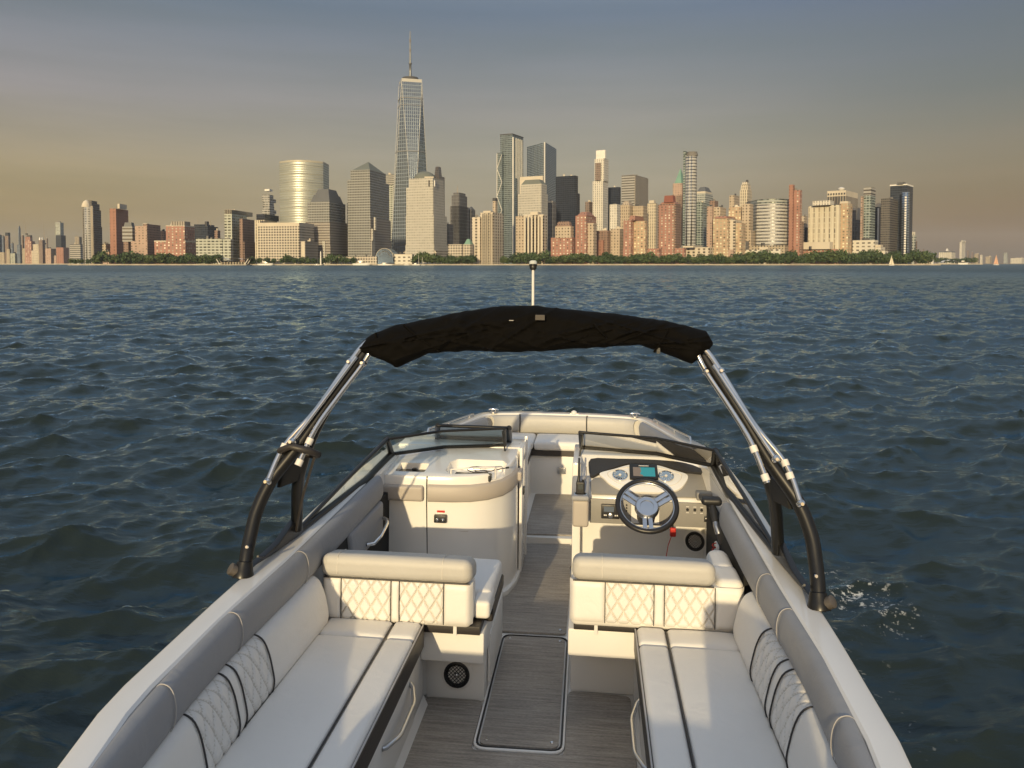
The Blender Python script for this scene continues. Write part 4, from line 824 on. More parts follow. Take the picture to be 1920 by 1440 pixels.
voidm = mat('black_storage_lining', (.012, .012, .012), .9)
canv, t, b = new_mat('black_canvas')
b.inputs['Base Color'].default_value = (.0036, .0031, .0026, 1); b.inputs['Roughness'].default_value = .85; b.inputs['Specular IOR Level'].default_value = .1
tcn = t.nodes.new('ShaderNodeTexCoord'); n1 = t.nodes.new('ShaderNodeTexNoise'); n1.inputs['Scale'].default_value = 7; n1.inputs['Detail'].default_value = 3; t.links.new(tcn.outputs['Object'], n1.inputs[0])
bp = t.nodes.new('ShaderNodeBump'); bp.inputs['Strength'].default_value = .35; bp.inputs['Distance'].default_value = .02; t.links.new(n1.outputs[0], bp.inputs['Height']); t.links.new(bp.outputs[0], b.inputs['Normal'])
# woven vinyl flooring: fine cross-boat streaks
matm, t, b = new_mat('woven_floor')
tcn = t.nodes.new('ShaderNodeTexCoord'); mpn = t.nodes.new('ShaderNodeMapping'); mpn.inputs['Scale'].default_value = (4, 75, 1); t.links.new(tcn.outputs['Object'], mpn.inputs[0])
n1 = t.nodes.new('ShaderNodeTexNoise'); n1.inputs['Scale'].default_value = 1.0; n1.inputs['Detail'].default_value = 5; n1.inputs['Roughness'].default_value = .7; t.links.new(mpn.outputs[0], n1.inputs[0])
mp2 = t.nodes.new('ShaderNodeMapping'); mp2.inputs['Scale'].default_value = (60, 260, 1); t.links.new(tcn.outputs['Object'], mp2.inputs[0])
n2 = t.nodes.new('ShaderNodeTexNoise'); n2.inputs['Scale'].default_value = 1.0; n2.inputs['Detail'].default_value = 2; t.links.new(mp2.outputs[0], n2.inputs[0])
r = t.nodes.new('ShaderNodeValToRGB'); e = r.color_ramp.elements; e[0].position = .28; e[0].color = (.12, .108, .096, 1); e[1].position = .70; e[1].color = (.50, .45, .39, 1)
t.links.new(math_(t, 'ADD', math_(t, 'MULTIPLY', n1.outputs[0], .7), math_(t, 'MULTIPLY', n2.outputs[0], .3)), r.inputs[0]); n3 = t.nodes.new('ShaderNodeTexNoise'); n3.inputs['Scale'].default_value = 2.6; n3.inputs['Detail'].default_value = 5; n3.inputs['Roughness'].default_value = .6; t.links.new(tcn.outputs['Object'], n3.inputs[0])
mr_ = t.nodes.new('ShaderNodeMapRange'); mr_.inputs[1].default_value = .3; mr_.inputs[2].default_value = .7; mr_.inputs[3].default_value = .80; mr_.inputs[4].default_value = 1.14; t.links.new(n3.outputs[0], mr_.inputs[0])   # trodden, scuffed patches
vs3 = t.nodes.new('ShaderNodeVectorMath'); vs3.operation = 'SCALE'; t.links.new(r.outputs[0], vs3.inputs[0]); t.links.new(mr_.outputs[0], vs3.inputs['Scale']); t.links.new(vs3.outputs[0], b.inputs['Base Color'])
mr2 = t.nodes.new('ShaderNodeMapRange'); mr2.inputs[3].default_value = .42; mr2.inputs[4].default_value = .78; t.links.new(n3.outputs[0], mr2.inputs[0]); t.links.new(mr2.outputs[0], b.inputs['Roughness'])
bp = t.nodes.new('ShaderNodeBump'); bp.inputs['Strength'].default_value = .35; bp.inputs['Distance'].default_value = .004; t.links.new(n2.outputs[0], bp.inputs['Height']); t.links.new(bp.outputs[0], b.inputs['Normal'])
# thin tinted windscreen glass
glass, t, b = new_mat('tinted_glass'); t.nodes.remove(b); og = t.nodes['Material Output']
tr = t.nodes.new('ShaderNodeBsdfTransparent'); tr.inputs[0].default_value = (.86, .93, .88, 1); gl = t.nodes.new('ShaderNodeBsdfGlossy'); gl.inputs['Roughness'].default_value = .02
lw = t.nodes.new('ShaderNodeFresnel'); lw.inputs['IOR'].default_value = 1.5; ms = t.nodes.new('ShaderNodeMixShader'); t.links.new(lw.outputs[0], ms.inputs[0]); t.links.new(tr.outputs[0], ms.inputs[1]); t.links.new(gl.outputs[0], ms.inputs[2]); t.links.new(ms.outputs[0], og.inputs[0])
def part(name, mb, m_, parent=None, **k): return mb.build(name, m_, parent or BOAT, **k)
def grp(name): return empty(name, parent=BOAT)
X3 = lambda s_, P_: [(s_ * (p[0] + .026 * min(1, max(0, (p[2] - .85) / .25))), p[1], p[2]) for p in P_]

# ---- hull and deck edge follow one outline round the bow
half = [(beam(v), v) for v in np.linspace(.6, 7.28, 46)] + [(.76, 7.37), (.64, 7.43), (.46, 7.47), (.24, 7.495), (0, 7.5)]
path = [(-u, v) for u, v in half] + [(u, v) for u, v in half[-2::-1]]
nrm = []
for i in range(len(path)):
    a, c = path[max(0, i - 1)], path[min(len(path) - 1, i + 1)]; d = Vector((c[0] - a[0], c[1] - a[1])).normalized(); nrm.append((d[1], -d[0]))
def ring(prof, idx=None, mi=0):
    """prof(v) -> list of (inward offset, height); lofted round the hull outline"""
    b_ = MB(); vs_ = []; ii = idx or range(len(path)); ii = list(ii)
    for i in ii:
        (u, v), (nx, ny) = path[i], nrm[i]
        pr = prof(v); m_ = len(pr)
        for o_, w_ in pr: vs_.append((u + nx * o_, v + ny * o_, w_))
    fs = [(k*m_ + j, k*m_ + j + 1, (k+1)*m_ + j + 1, (k+1)*m_ + j) for k in range(len(ii) - 1) for j in range(m_ - 1)]
    return b_.add(vs_, fs)
def capw(v): return float(np.interp(v, [.6, 1.6, 2.4, 3, 3.6, 4.4, 5.3, 6.0, 7.5], [.085, .09, .092, .11, .13, .14, .13, .12, .10]))
hb = ring(lambda v: [(0, sheer(v)), (-.018, sheer(v) - .05), (-.02, sheer(v) - .10), (-.005, sheer(v) - .13), (.02, .2), (.06, -.1), (.16, -.40), (.5, -.60)])
n8 = len(path); hb.add([], []); hb.f.append(tuple(k * 8 + 7 for k in range(n8))); hb.m.append(0); hb.uv.append(None)
part('hull', hb, gel, smooth=40, recalc=True)
part('deck_edge', ring(lambda v: [(0, sheer(v)), (.004, sheer(v) + .012), (.016, sheer(v) + .018), (capw(v) - .008, sheer(v) + .014), (capw(v), sheer(v) + .006), (capw(v) + .002, sheer(v) - .06)]), gel, smooth=40)
part('cockpit_liner', ring(lambda v: [(capw(v) + .002, sheer(v) - .02), (capw(v) + .01, .3), (capw(v) + .03, -.02)]), gel2, smooth=40)
part('rub_rail', MB().tube([(u - nx * .024, v - ny * .024, sheer(v) - .085) for (u, v), (nx, ny) in zip(path, nrm)], .016, 8), mat('grey_rubber', (.16, .16, .16), .5), smooth=50)
tb = MB(); tb.box(-.78, .78, .52, .6, -.6, .80); part('transom', tb, gel, bevel=.02)
pp = grp('stern_lounge')
MB().pillow(-.72, .72, .55, .80, .42, .86, .05).build('backrest', vin, pp, smooth=60); MB().pillow(-.76, .76, .80, 1.25, .30, .46, .04).build('seat_cushion', vin, pp, smooth=60)
bx = MB(); bx.box(-.78, .78, .62, 1.22, 0, .30); bx.build('base', gel2, pp, bevel=.02)
MB().pillow(.52, .80, .50, .72, .62, 1.18, .06).build('added_shade_cushion', vin, pp, smooth=60)  # tall block added out of view, shaped to throw shade on the starboard seats
# ---- cockpit floor
fl = MB(); fl.add([(-beam(v) + .08, v, -.012) for v in np.linspace(.6, 5.72, 24)] + [(beam(v) - .08, v, -.012) for v in np.linspace(5.72, .6, 24)], [tuple(range(47, -1, -1))]); part('cockpit_floor', fl, gel2)
fl = MB(); fl.add([(-.9, 5.70, .038), (.9, 5.70, .038), (.85, 7.1, .038), (-.85, 7.1, .038), (-.9, 5.70, -.012), (.9, 5.70, -.012)], [(0, 1, 2, 3), (4, 5, 1, 0)]); part('bow_floor', fl, gel2)
def sheet(name, poly, w, m_, th=.010, r=.04, parent=None):
    """a flat mat with rounded corners"""
    P_ = []
    n = len(poly)
    for i in range(n):
        a, c, d = Vector(poly[i - 1]), Vector(poly[i]), Vector(poly[(i + 1) % n]); e0, e1 = (a - c), (d - c); q = min(r, e0.length * .45, e1.length * .45)
        p0, p1 = c + e0.normalized() * q, c + e1.normalized() * q
        for k in range(5): s_ = k / 4; P_.append(tuple(p0 * (1 - s_) ** 2 + c * 2 * s_ * (1 - s_) + p1 * s_ ** 2))
    b_ = MB(); b_.prism(P_, w, w + th); b_.uv = [None] * len(b_.f); return b_.build(name, m_, parent or BOAT), P_
U_ = [(-.515, 1.3), (.485, 1.3), (.485, 3.56), (.180, 3.575), (.180, 3.048), (-.230, 3.038), (-.230, 3.43), (-.515, 3.43)]
sheet('floor_mat', U_, -.008, matm)
con = [(.145, 4.18), (.148, 5.0), (.135, 5.2), (.15, 5.28), (.15, 5.69), (-.225, 5.66), (-.225, 5.42), (-.205, 5.35), (-.245, 5.25), (-.24, 5.05), (-.30, 4.78), (-.365, 4.68), (-.365, 4.52), (-.345, 4.44), (-.345, 4.17)]
sheet('floor_mat', con, -.008, matm, r=.03)
sheet('floor_mat', [(-.24, 5.74), (.16, 5.77), (.16, 6.9), (-.24, 6.88)], .040, matm, .008, .03)
for (u, v) in ((-.30, 4.21), (.11, 4.22), (.13, 5.66)): part('snap_button', MB().lathe([(.009, 0), (.007, .004)], (u, v, .003), n=10), chrome)
ht = grp('floor_hatch'); sheet('hatch_mat', [(-.20, 3.08), (.150, 3.09), (.143, 4.115), (-.20, 4.11)], -.003, matm, .008, .04, ht)
_, P_ = sheet('hatch_rim', [(-.222, 3.058), (.172, 3.068), (.165, 4.137), (-.222, 4.132)], -.010, gel2, .006, .055, ht)
MB().tube([(x, y, -.002) for x, y in P_], .007, 8, close=True).build('rim_bead', gel, ht, smooth=60)
MB().tube([(x * .955 - .001, 3.59 + (y - 3.59) * .985, .002) for x, y in P_], .005, 6, close=True).build('gasket', blkp, ht, smooth=60)
for (u, v) in ((-.17, 3.12), (.12, 3.13), (.115, 4.08), (-.17, 4.08)): MB().lathe([(.008, 0), (.006, .003)], (u, v, .0052), n=10).build('screw', chrome, ht)

# ---- side benches
def co(v): return float(np.interp(v, [1.2, 1.4, 1.6, 1.8, 2.1, 2.4, 3.0, 3.6, 4.4], [-.16, -.12, -.075, -.045, -.015, 0, -.008, -.018, -.022]))
SECB = [(1.062, .806), (1.046, .815), (1.022, .808), (1.008, .788), (1.000, .755), (1.000, .712), (1.012, .676), (1.040, .652)]
SECR = [(1.040, .664), (1.010, .668), (.978, .648), (.955, .600), (.940, .540), (.932, .490), (.940, .450), (.955, .435)]
def spl(sec, q):
    k = q * (len(sec) - 1); i = min(int(k), len(sec) - 2); f = k - i
    p0, p1, p2, p3 = (sec[max(0, min(len(sec) - 1, i + d))] for d in (-1, 0, 1, 2))
    return tuple(.5 * ((2*p1[c]) + (-p0[c] + p2[c])*f + (2*p0[c] - 5*p1[c] + 4*p2[c] - p3[c])*f*f + (-p0[c] + 3*p1[c] - 3*p2[c] + p3[c])*f**3) for c in (0, 1))
def quilt(a, c, pitch=.06):
    """diamond-stitched relief, 0 on the stitch lines"""
    x, y = (a + c * .62) / pitch, (a - c * .62) / pitch; fx, fy = abs(x - round(x)), abs(y - round(y))
    return min(1, min(fx, fy) / .15) ** .8
for s_, vend, joints, qz in ((-1, 3.22, (1.96, 2.46, 3.09), ((2.05, 2.30), (2.36, 2.59))), (1, 3.31, (2.05, 2.77, 3.107), ((2.35, 2.59), (2.66, 2.91)))):
    bn = grp('bench_seat')
    # coaming bolsters, one pad between each pair of seams
    cuts = [1.15] + list(joints) + [4.30 if s_ < 0 else 4.05]
    for a, c in zip(cuts, cuts[1:]):
        def fn(i, q, a=a, c=c):
            v = a + (c - a) * i; x, z = spl(SECB, q); e = min(i, 1 - i) * (c - a); tk = 1 - .25 * max(0, 1 - e / .018) ** 2
            x = 1.05 + (x - 1.05) * (1 - .10 * max(0, 1 - e / .010) ** 2)
            return (s_ * (x + co(v)), v, z + sheer(v) - .805)
        MB().grid(fn, max(8, int((c - a) * 40)), 22).build('coaming_pad', gry, bn, smooth=70, recalc=True)
    for j in joints: MB().tube([(s_ * (x + co(j) - .004), j, z + .002 + sheer(j) - .805) for x, z in [spl(SECB, q / 16) for q in range(17)]], .0018, 6).build('welt', pipe_l, bn, smooth=60)
    v0 = 1.2
    def fr(i, q):
        v = v0 + (vend - v0) * i; x, z = spl(SECR, q); off = 0.0; g = 1.0
        for a, c in qz:
            if a < v < c and .06 < q < .92:
                g = quilt(v - a, q * .28); off = -.011 * (1 - g) - .001
        for a in [p for z_ in qz for p in z_]: off -= .004 * math.exp(-((v - a) / .008) ** 2)
        e = max(0, 1 - (vend - v) / .05); off -= .03 * e * e
        return (s_ * (x - off + co(v) * .9), v, z + (-.015 * e * e if q < .5 else 0))
    def fmi(i, q):
        v = v0 + (vend - v0) * i
        return int(any(a < v < c and .06 < q < .92 and quilt(v - a, q * .28) < .45 for a, c in qz))
    MB().grid(fr, 380, 60, mif=fmi).build('backrest', [vin, stitch], bn, smooth=80, recalc=True)
    for a in [p for z_ in qz for p in z_]:
        MB().tube([(s_ * (x - .002 + co(a) * .9), a, z) for x, z in [spl(SECR, q / 20) for q in range(1, 20)]], .0032, 6).build('piping', pipe_d, bn, smooth=60)
    MB().tube([(s_ * (1.026 + co(v)), v, .664) for v in np.linspace(1.2, vend - .02, 30)], .0035, 6).build('piping', pipe_d, bn, smooth=60)
    # cushions
    fv = vend - .14
    for (a0, a1, c0_, c1_) in ((.632, .945, 1.25, fv), (.632, .945, fv + .004, vend + .03), (.497, .627, 1.25, fv), (.497, .627, fv + .004, vend + .03)):
        x0, x1 = (a0, a1) if s_ > 0 else (-a1, -a0)
        MB().pillow(x0, x1, c0_, c1_, .345, .452, .022, .006).build('seat_cushion', vin, bn, smooth=70)
    MB().tube([(s_ * .6295, v, .447) for v in np.linspace(1.25, vend, 20)], .0042, 6).build('piping', pipe_d, bn, smooth=60)
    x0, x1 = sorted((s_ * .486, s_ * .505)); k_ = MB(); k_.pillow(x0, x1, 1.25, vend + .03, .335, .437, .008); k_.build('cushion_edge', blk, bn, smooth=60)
    MB().tube([(s_ * .491, v, .441) for v in np.linspace(1.25, vend + .02, 12)], .004, 6).build('piping', pipe_l, bn, smooth=60)
    x0, x1 = sorted((s_ * .515, s_ * .98)); k_ = MB(); k_.box(x0, x1, 1.2, vend + .15, 0, .338); k_.build('base', gel2, bn, bevel=.012)
    x0, x1 = sorted((s_ * .503, s_ * .514)); k_ = MB(); k_.box(x0, x1, 2.30, 3.12, .055, .315); k_.build('locker_door', gel2, bn, bevel=.008)
    MB().tube([(s_ * .503, 3.04, .275), (s_ * .485, 3.025, .262), (s_ * .462, 2.95, .25), (s_ * .458, 2.92, .248), (s_ * .458, 2.72, .248), (s_ * .462, 2.69, .25), (s_ * .49, 2.61, .255), (s_ * .503, 2.60, .256)], .0095, 10).build('grab_handle', satin, bn, smooth=60)
    k_ = MB(); k_.add([(s_ * .512, 1.2, .05), (s_ * .512, vend + .14, .05), (s_ * .488, vend + .14, -.004), (s_ * .488, 1.2, -.004)], [(0, 1, 2, 3)]); k_.build('toe_fillet', gel2, bn)

# ---- twin captain's seats with quilted backs
for s_, vf, ua, ub, qz, rs in ((-1, 3.235, -.985, -.262, ((-.885, -.645), (-.605, -.395)), (-.90, -.40)), (1, 3.335, .195, .856, ((.35, .575), (.623, .852)), (.335,))):
    cs = grp('captain_seat')
    zo = .012 if s_ < 0 else .020
    MB().pillow(ua, ub, vf - .012, vf + .175, .632 + zo, .744 + zo, .042, .004, n=10, warp=lambda p: [p[0], p[1], p[2] - max(0, p[1] - vf) * .22]).build('headrest_bolster', vin2, cs, smooth=70)
    uL, uR = (ua, ub) if s_ < 0 else (.185, .988)
    edges = sorted([uL] + [e_ for z_ in qz for e_ in z_] + [uR])
    for a, c in zip(edges, edges[1:]):
        isq = any(abs(a - z_[0]) < 1e-6 for z_ in qz)
        def fq(i, q, a=a, c=c, isq=isq):
            u = a + (c - a) * i; w = .436 + zo + .194 * q; e = min(i, 1 - i) * (c - a); ev = min(q, 1 - q) * .2
            d = .012 * min(1, e / .012) ** .5 * min(1, ev / .02) ** .5
            if u < uL + .03 or u > uR - .03: d -= .03 * (1 - min(u - uL, uR - u) / .03) ** 2
            if isq: d -= .012 * (1 - quilt(u - a, w * 1.0, .058))
            return (u, vf + .010 - d, w)
        n_ = 60 if isq else 14
        MB().grid(fq, n_ * 2 if isq else n_, 80 if isq else 14, mif=(lambda i, q, a=a, c=c: int(quilt((c - a) * i, .436 + zo + .194 * q, .058) < .5)) if isq else None).build('quilted_panel' if isq else 'back_panel', [vin, stitch] if isq else vin, cs, smooth=75, recalc=True)
    k_ = MB(); k_.pillow(uL + .004, uR - .004, vf + .012, vf + .16, .43, .625 + zo, .03); k_.build('backrest_core', vin, cs, smooth=60)
    for e_ in edges[1:-1]: MB().tube([(e_, vf + .004, .438 + zo), (e_, vf + .000, .53 + zo), (e_, vf + .004, .628 + zo)], .0022, 6).build('piping', pipe_d, cs, smooth=60)
    MB().tube([(u, vf + .002, .633 + zo) for u in np.linspace(uL + .015, ub - .01, 14)], .0036, 6).build('piping', pipe_d, cs, smooth=60)
    for e_ in rs: MB().tube([(e_, vf - .0125, .655 + zo), (e_, vf - .0125, .70 + zo), (e_, vf - .002, .735 + zo), (e_, vf + .02, .7435 + zo), (e_, vf + .06, .737 + zo), (e_, vf + .12, .724 + zo)], .0016, 5).build('seam', stitch, cs, smooth=60)
    k_ = MB()
    if s_ < 0: k_.box(-.97, -.228, 3.275, 3.42, .392, .432)
    else: k_.box(.205, .97, 3.375, 3.52, .402, .434)
    k_.build('seat_slide', blk, cs, bevel=.004)
    for e_ in ((-.345,) if s_ < 0 else (.31,)):
        k_ = MB(); k_.box(e_ - .008, e_ + .008, vf + .03, vf + .045, .388, .438); k_.build('bracket', whp, cs)
    # forward-facing cushion, its dark edge and moulded base
    fa_, fb_ = (-.97, -.196) if s_ < 0 else (.20, .985); fv0 = vf + .205
    MB().pillow(fa_, fb_, fv0, fv0 + .44, .435, .535, .028, .006).build('seat_cushion', vin, cs, smooth=70)
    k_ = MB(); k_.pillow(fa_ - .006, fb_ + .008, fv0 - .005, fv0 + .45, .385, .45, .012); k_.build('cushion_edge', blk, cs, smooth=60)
    if s_ < 0:
        MB().pillow(-.275, -.192, vf + .10, fv0 + .10, .44, .525, .02, warp=lambda p: [p[0], p[1], p[2]]).build('cushion_flank', vin, cs, smooth=60)
        k_ = MB(); k_.box(-.515, -.212, 3.30, 4.05, .245, .392); k_.box(-.97, -.50, 3.44, 4.02, 0, .39); k_.build('pedestal_top', gel2, cs, bevel=.012)
        k_ = MB(); k_.box(-.518, -.225, 3.435, 4.05, -.01, .246); k_.build('pedestal', gel2, cs, bevel=.015)
        k_ = MB(); k_.box(-.222, -.206, 3.5, 4.0, .05, .30); k_.build('pedestal_panel', gel2, cs, bevel=.01)
    else:
        k_ = MB(); k_.box(.178, .505, 3.385, 4.05, .27, .402); k_.box(.50, .97, 3.50, 4.05, 0, .40); k_.build('pedestal_top', gel2, cs, bevel=.012)
        k_ = MB(); k_.box(.185, .505, 3.585, 4.05, -.01, .271); k_.build('pedestal', gel2, cs, bevel=.015)
        MB().pillow(.862, .988, 3.36, 3.58, .45, .675, .035).build('side_bolster', vin, cs, smooth=70)
        MB().pillow(.87, .985, 3.52, 3.80, .44, .68, .05).build('side_bolster', vin, cs, smooth=70)
def speaker(c, r, ax=(0, -1, 0)):
    sp_ = grp('loudspeaker'); c = Vector(c); a = Vector(ax).normalized()
    MB().lathe([(r * 1.22, 0), (r * 1.22, .004), (r * 1.12, .008)], c, a, 28).build('bezel', gel2, sp_, smooth=40)
    MB().lathe([(r, .007), (r, .014), (r * .9, .017), (r * .86, .010), (.01, .002)], c, a, 28).build('ring', blkp, sp_, smooth=40)
    MB().lathe([(r * .17, .004), (r * .15, .014), (r * .05, .019)], c, a, 14).build('dome', satin, sp_, smooth=60)
    g = MB(); x = a.orthogonal().normalized(); y = a.cross(x)
    for k in range(-4, 5):
        h = k * r * .2; q = math.sqrt(max(0, (r * .88) ** 2 - h * h))
        g.tube([c + x * h + y * q + a * .013, c + x * h - y * q + a * .013], .0018, 4); g.tube([c + y * h + x * q + a * .013, c + y * h - x * q + a * .013], .0018, 4)
    g.build('grille', blkm, sp_); return sp_
speaker((-.362, 3.434, .122), .064); speaker((.962, 4.845, .355), .062, (-.25, -1, .1))

# ---- dark side pockets and inner side panels ahead of the seats
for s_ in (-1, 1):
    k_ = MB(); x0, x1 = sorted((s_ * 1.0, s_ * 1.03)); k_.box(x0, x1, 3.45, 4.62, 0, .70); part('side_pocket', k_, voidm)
pn = grp('side_panel')
MB().pillow(-1.03, -.978, 3.66, 4.30, .50, .70, .024, warp=lambda p: [p[0], p[1] + (.70 - p[2]) * .35 * (1 if p[1] < 4 else 0), p[2] ]).build('panel', gry, pn, smooth=60)
MB().tube([(-.975, 4.27, .60), (-.945, 4.25, .597), (-.928, 4.20, .59), (-.925, 4.05, .565), (-.94, 3.96, .552), (-.975, 3.94, .55)], .0105, 10).build('grab_handle', chrome, pn, smooth=60)

# ---- companion console to port
cc = grp('companion_console')
pl_ = [(-1.07, 4.50), (-.75, 4.50), (-.60, 4.505), (-.48, 4.525), (-.38, 4.575), (-.295, 4.66), (-.245, 4.78), (-.222, 4.92), (-.218, 5.26), (-1.07, 5.26)]
def loftpoly(name, poly, zs, m_, parent, bevel=.0):
    """walls of a plan outline through a list of (height, inward scale, slope)"""
    b_ = MB(); n = len(poly); vs_ = []
    cx_ = sum(p[0] for p in poly) / n; cy_ = sum(p[1] for p in poly) / n
    for z, k, sl in zs:
        for (x, y) in poly: vs_.append((cx_ + (x - cx_) * k, cy_ + (y - cy_) * k, z + (y - 4.5) * sl))
    fs = [(i*n + j, i*n + (j+1) % n, (i+1)*n + (j+1) % n, (i+1)*n + j) for i in range(len(zs) - 1) for j in range(n)] + [tuple(range((len(zs)-1)*n, len(zs)*n)), tuple(range(n - 1, -1, -1))]
    return b_.add(vs_, fs).build(name, m_, parent, smooth=50, recalc=True)
def dens(poly, m_=3):
    P_ = []
    n = len(poly)
    for i in range(n):
        for k in range(m_): q = k / m_; P_.append((poly[i][0] + (poly[(i+1) % n][0] - poly[i][0]) * q, poly[i][1] + (poly[(i+1) % n][1] - poly[i][1]) * q))
    return P_
body = loftpoly('body', pl_, [(0, 1.0, 0), (.05, .992, 0), (.62, .985, .0), (.745, .985, .06), (.785, .978, .10), (.800, .955, .10), (.803, .93, .10)], gel, cc)
def carve(o, cutters):
    for c_ in cutters:
        md = o.modifiers.new('cut', 'BOOLEAN'); md.object = c_; md.operation = 'DIFFERENCE'; md.solver = 'EXACT'
    bpy.context.view_layer.update(); dg = bpy.context.evaluated_depsgraph_get(); me_ = bpy.data.meshes.new_from_object(o.evaluated_get(dg)); o.modifiers.clear(); o.data = me_
    me_.polygons.foreach_set('use_smooth', [True] * len(me_.polygons)); me_.set_sharp_from_angle(angle=R_(40))
    for c_ in cutters: bpy.data.objects.remove(c_)
b_ = MB(); b_.box(-.985, -.79, 4.575, 4.735, .66, 1.0); c1 = b_.build('cut', gel, BOAT, bevel=.015)
b_ = MB(); b_.prism([(-.625, 4.56), (-.34, 4.60), (-.285, 4.67), (-.275, 4.78), (-.31, 4.84), (-.62, 4.84), (-.66, 4.78), (-.66, 4.62)], .765, 1.0); b_.uv = [None] * len(b_.f); c2 = b_.build('cut', gel, BOAT, bevel=.012)
carve(body, [c1, c2])
k_ = MB(); k_.box(-.983, -.792, 4.577, 4.733, .662, .785); k_.build('tray_liner', blkp, cc)
k_ = MB(); k_.box(-.90, -.87, 4.69, 4.72, .786, .80); k_.build('tray_latch', blkp, cc, bevel=.004)
k_ = MB(); k_.pillow(-.60, -.36, 4.585, 4.665, .758, .798, .008); k_.build('tray_slot', blkp, cc, smooth=50)
MB().tube([(-.615, 4.575, .765), (-.615, 4.572, .835), (-.56, 4.568, .842), (-.45, 4.585, .846), (-.345, 4.625, .846), (-.335, 4.63, .838), (-.335, 4.632, .77)], .006, 8).build('tray_rail', whp, cc, smooth=60)
# padded band round the console face
face = [p for p in pl_[1:9]]; outl = []
for i, (x, y) in enumerate(face):
    a = face[max(0, i - 1)]; c = face[min(len(face) - 1, i + 1)]; d = Vector((c[0] - a[0], c[1] - a[1])).normalized(); outl.append((x, y, d[1], -d[0]))
bsec = [(.002, .752), (.016, .748), (.024, .735), (.026, .69), (.022, .655), (.012, .643), (.0, .641)]
b_ = MB(); vs_ = [(-.645 + (x + .645) * .985 + nx * o_, 4.88 + (y - 4.88) * .985 + ny * o_, w_ + (y - 4.5) * .06) for (x, y, nx, ny) in outl[:7] for o_, w_ in bsec]
b_.add(vs_, [(i*7 + j, i*7 + j + 1, (i+1)*7 + j + 1, (i+1)*7 + j) for i in range(6) for j in range(6)]); b_.build('padded_band', tan, cc, smooth=60, recalc=True)
MB().pillow(-1.06, -.775, 4.468, 4.515, .645, .745, .018).build('padded_band', tan, cc, smooth=60)
MB().tube([(-.757, 4.503, .80), (-.757, 4.499, .74), (-.757, 4.502, .62), (-.750, 4.505, .3), (-.748, 4.505, .02)], .0035, 6).build('door_gap', voidm, cc, smooth=60)
MB().tube([(-.757, 4.503 + .02 * i, .798 + .1 * .02 * i) for i in range(0, 36)], .003, 6).build('door_gap', voidm, cc, smooth=60)
k_ = MB(); k_.box(-.705, -.625, 4.478, 4.51, .515, .565); k_.build('latch_plate', blkp, cc, bevel=.006)
for x in (-.683, -.648): MB().lathe([(.012, 0), (.010, .008), (.004, .012)], (x, 4.478, .537), (0, -1, .2), 12).build('latch_button', chrome, cc, smooth=60)
k_ = MB(); k_.box(-.69, -.64, 4.5035, 4.508, .575, .588); k_.build('latch_label', redm, cc)
MB().tube([(-.60, 4.513, .458), (-.5, 4.525, .456), (-.40, 4.568, .462), (-.31, 4.655, .476), (-.262, 4.77, .49)], .003, 6).build('mould_line', stitch, cc, smooth=60)
toe = [(-.50, 4.47), (-.40, 4.51), (-.32, 4.59), (-.26, 4.70), (-.225, 4.85), (-.215, 5.0), (-.215, 5.25), (-.3, 5.25), (-.6, 4.6)]
b_ = MB(); b_.prism([(x + .012, y - .012) for x, y in toe], -.01, .035); b_.uv = [None] * len(b_.f); b_.build('toe_kick', gel, cc, bevel=.012)
# door post beside the walkthrough
ps = grp('walkthrough_door')
k_ = MB(); k_.box(-.218, -.196, 5.02, 5.34, .02, .885); k_.build('panel', gel, ps, bevel=.008)
k_ = MB(); k_.box(-.214, -.19, 5.36, 5.39, .02, .90); k_.build('post', gel, ps, bevel=.006)
k_ = MB(); k_.box(-.198, -.186, 5.06, 5.12, .55, .60); k_.build('latch', blkp, ps, bevel=.004)
k_ = MB(); k_.pillow(-.235, -.187, 4.86, 4.98, .70, .76, .01); k_.build('bumper', tan, ps, smooth=60)

# ---- helm console to starboard
hc = grp('helm_console')
prof = [(5.28, 0), (5.28, .875), (5.10, .872), (4.985, .868), (4.935, .820), (4.662, .673), (4.655, .515), (4.70, .498), (4.86, .49), (4.90, .05), (4.905, 0)]
b_ = MB(); u0, u1 = .205, 1.06; n = len(prof)
b_.add([(u0, v, w) for v, w in prof] + [(u1, v, w) for v, w in prof], [(i, (i + 1) % n, n + (i + 1) % n, n + i) for i in range(n)] + [tuple(range(n - 1, -1, -1)), tuple(range(n, 2 * n))])
b_.build('body', gel, hc, bevel=.010, recalc=True)
k_ = MB(); k_.box(.158, .212, 4.72, 5.30, 0, .87); k_.build('aisle_panel', gel, hc, bevel=.012)
slp = Vector((0, .881, .475)); nml = Vector((0, -.475, .881)); org = Vector((0, 4.66, .675))
def dp(u, t_, h=0.0): return Vector((u, 0, 0)) + org + slp * t_ + nml * h
def dplate(name, poly, h0, h1, m_, bevel=.004, parent=hc):
    b_ = MB(); n = len(poly); b_.add([dp(u, t_, h0) for u, t_ in poly] + [dp(u, t_, h1) for u, t_ in poly], [(i, (i+1) % n, n + (i+1) % n, n + i) for i in range(n)] + [tuple(range(n - 1, -1, -1)), tuple(range(n, 2*n))])
    return b_.build(name, m_, parent, bevel=bevel, recalc=True)
dplate('grey_panel', [(.285, .012), (1.045, .018), (1.05, .10), (1.02, .225), (.90, .235), (.30, .16), (.27, .12)], .0, .010, dgrey)
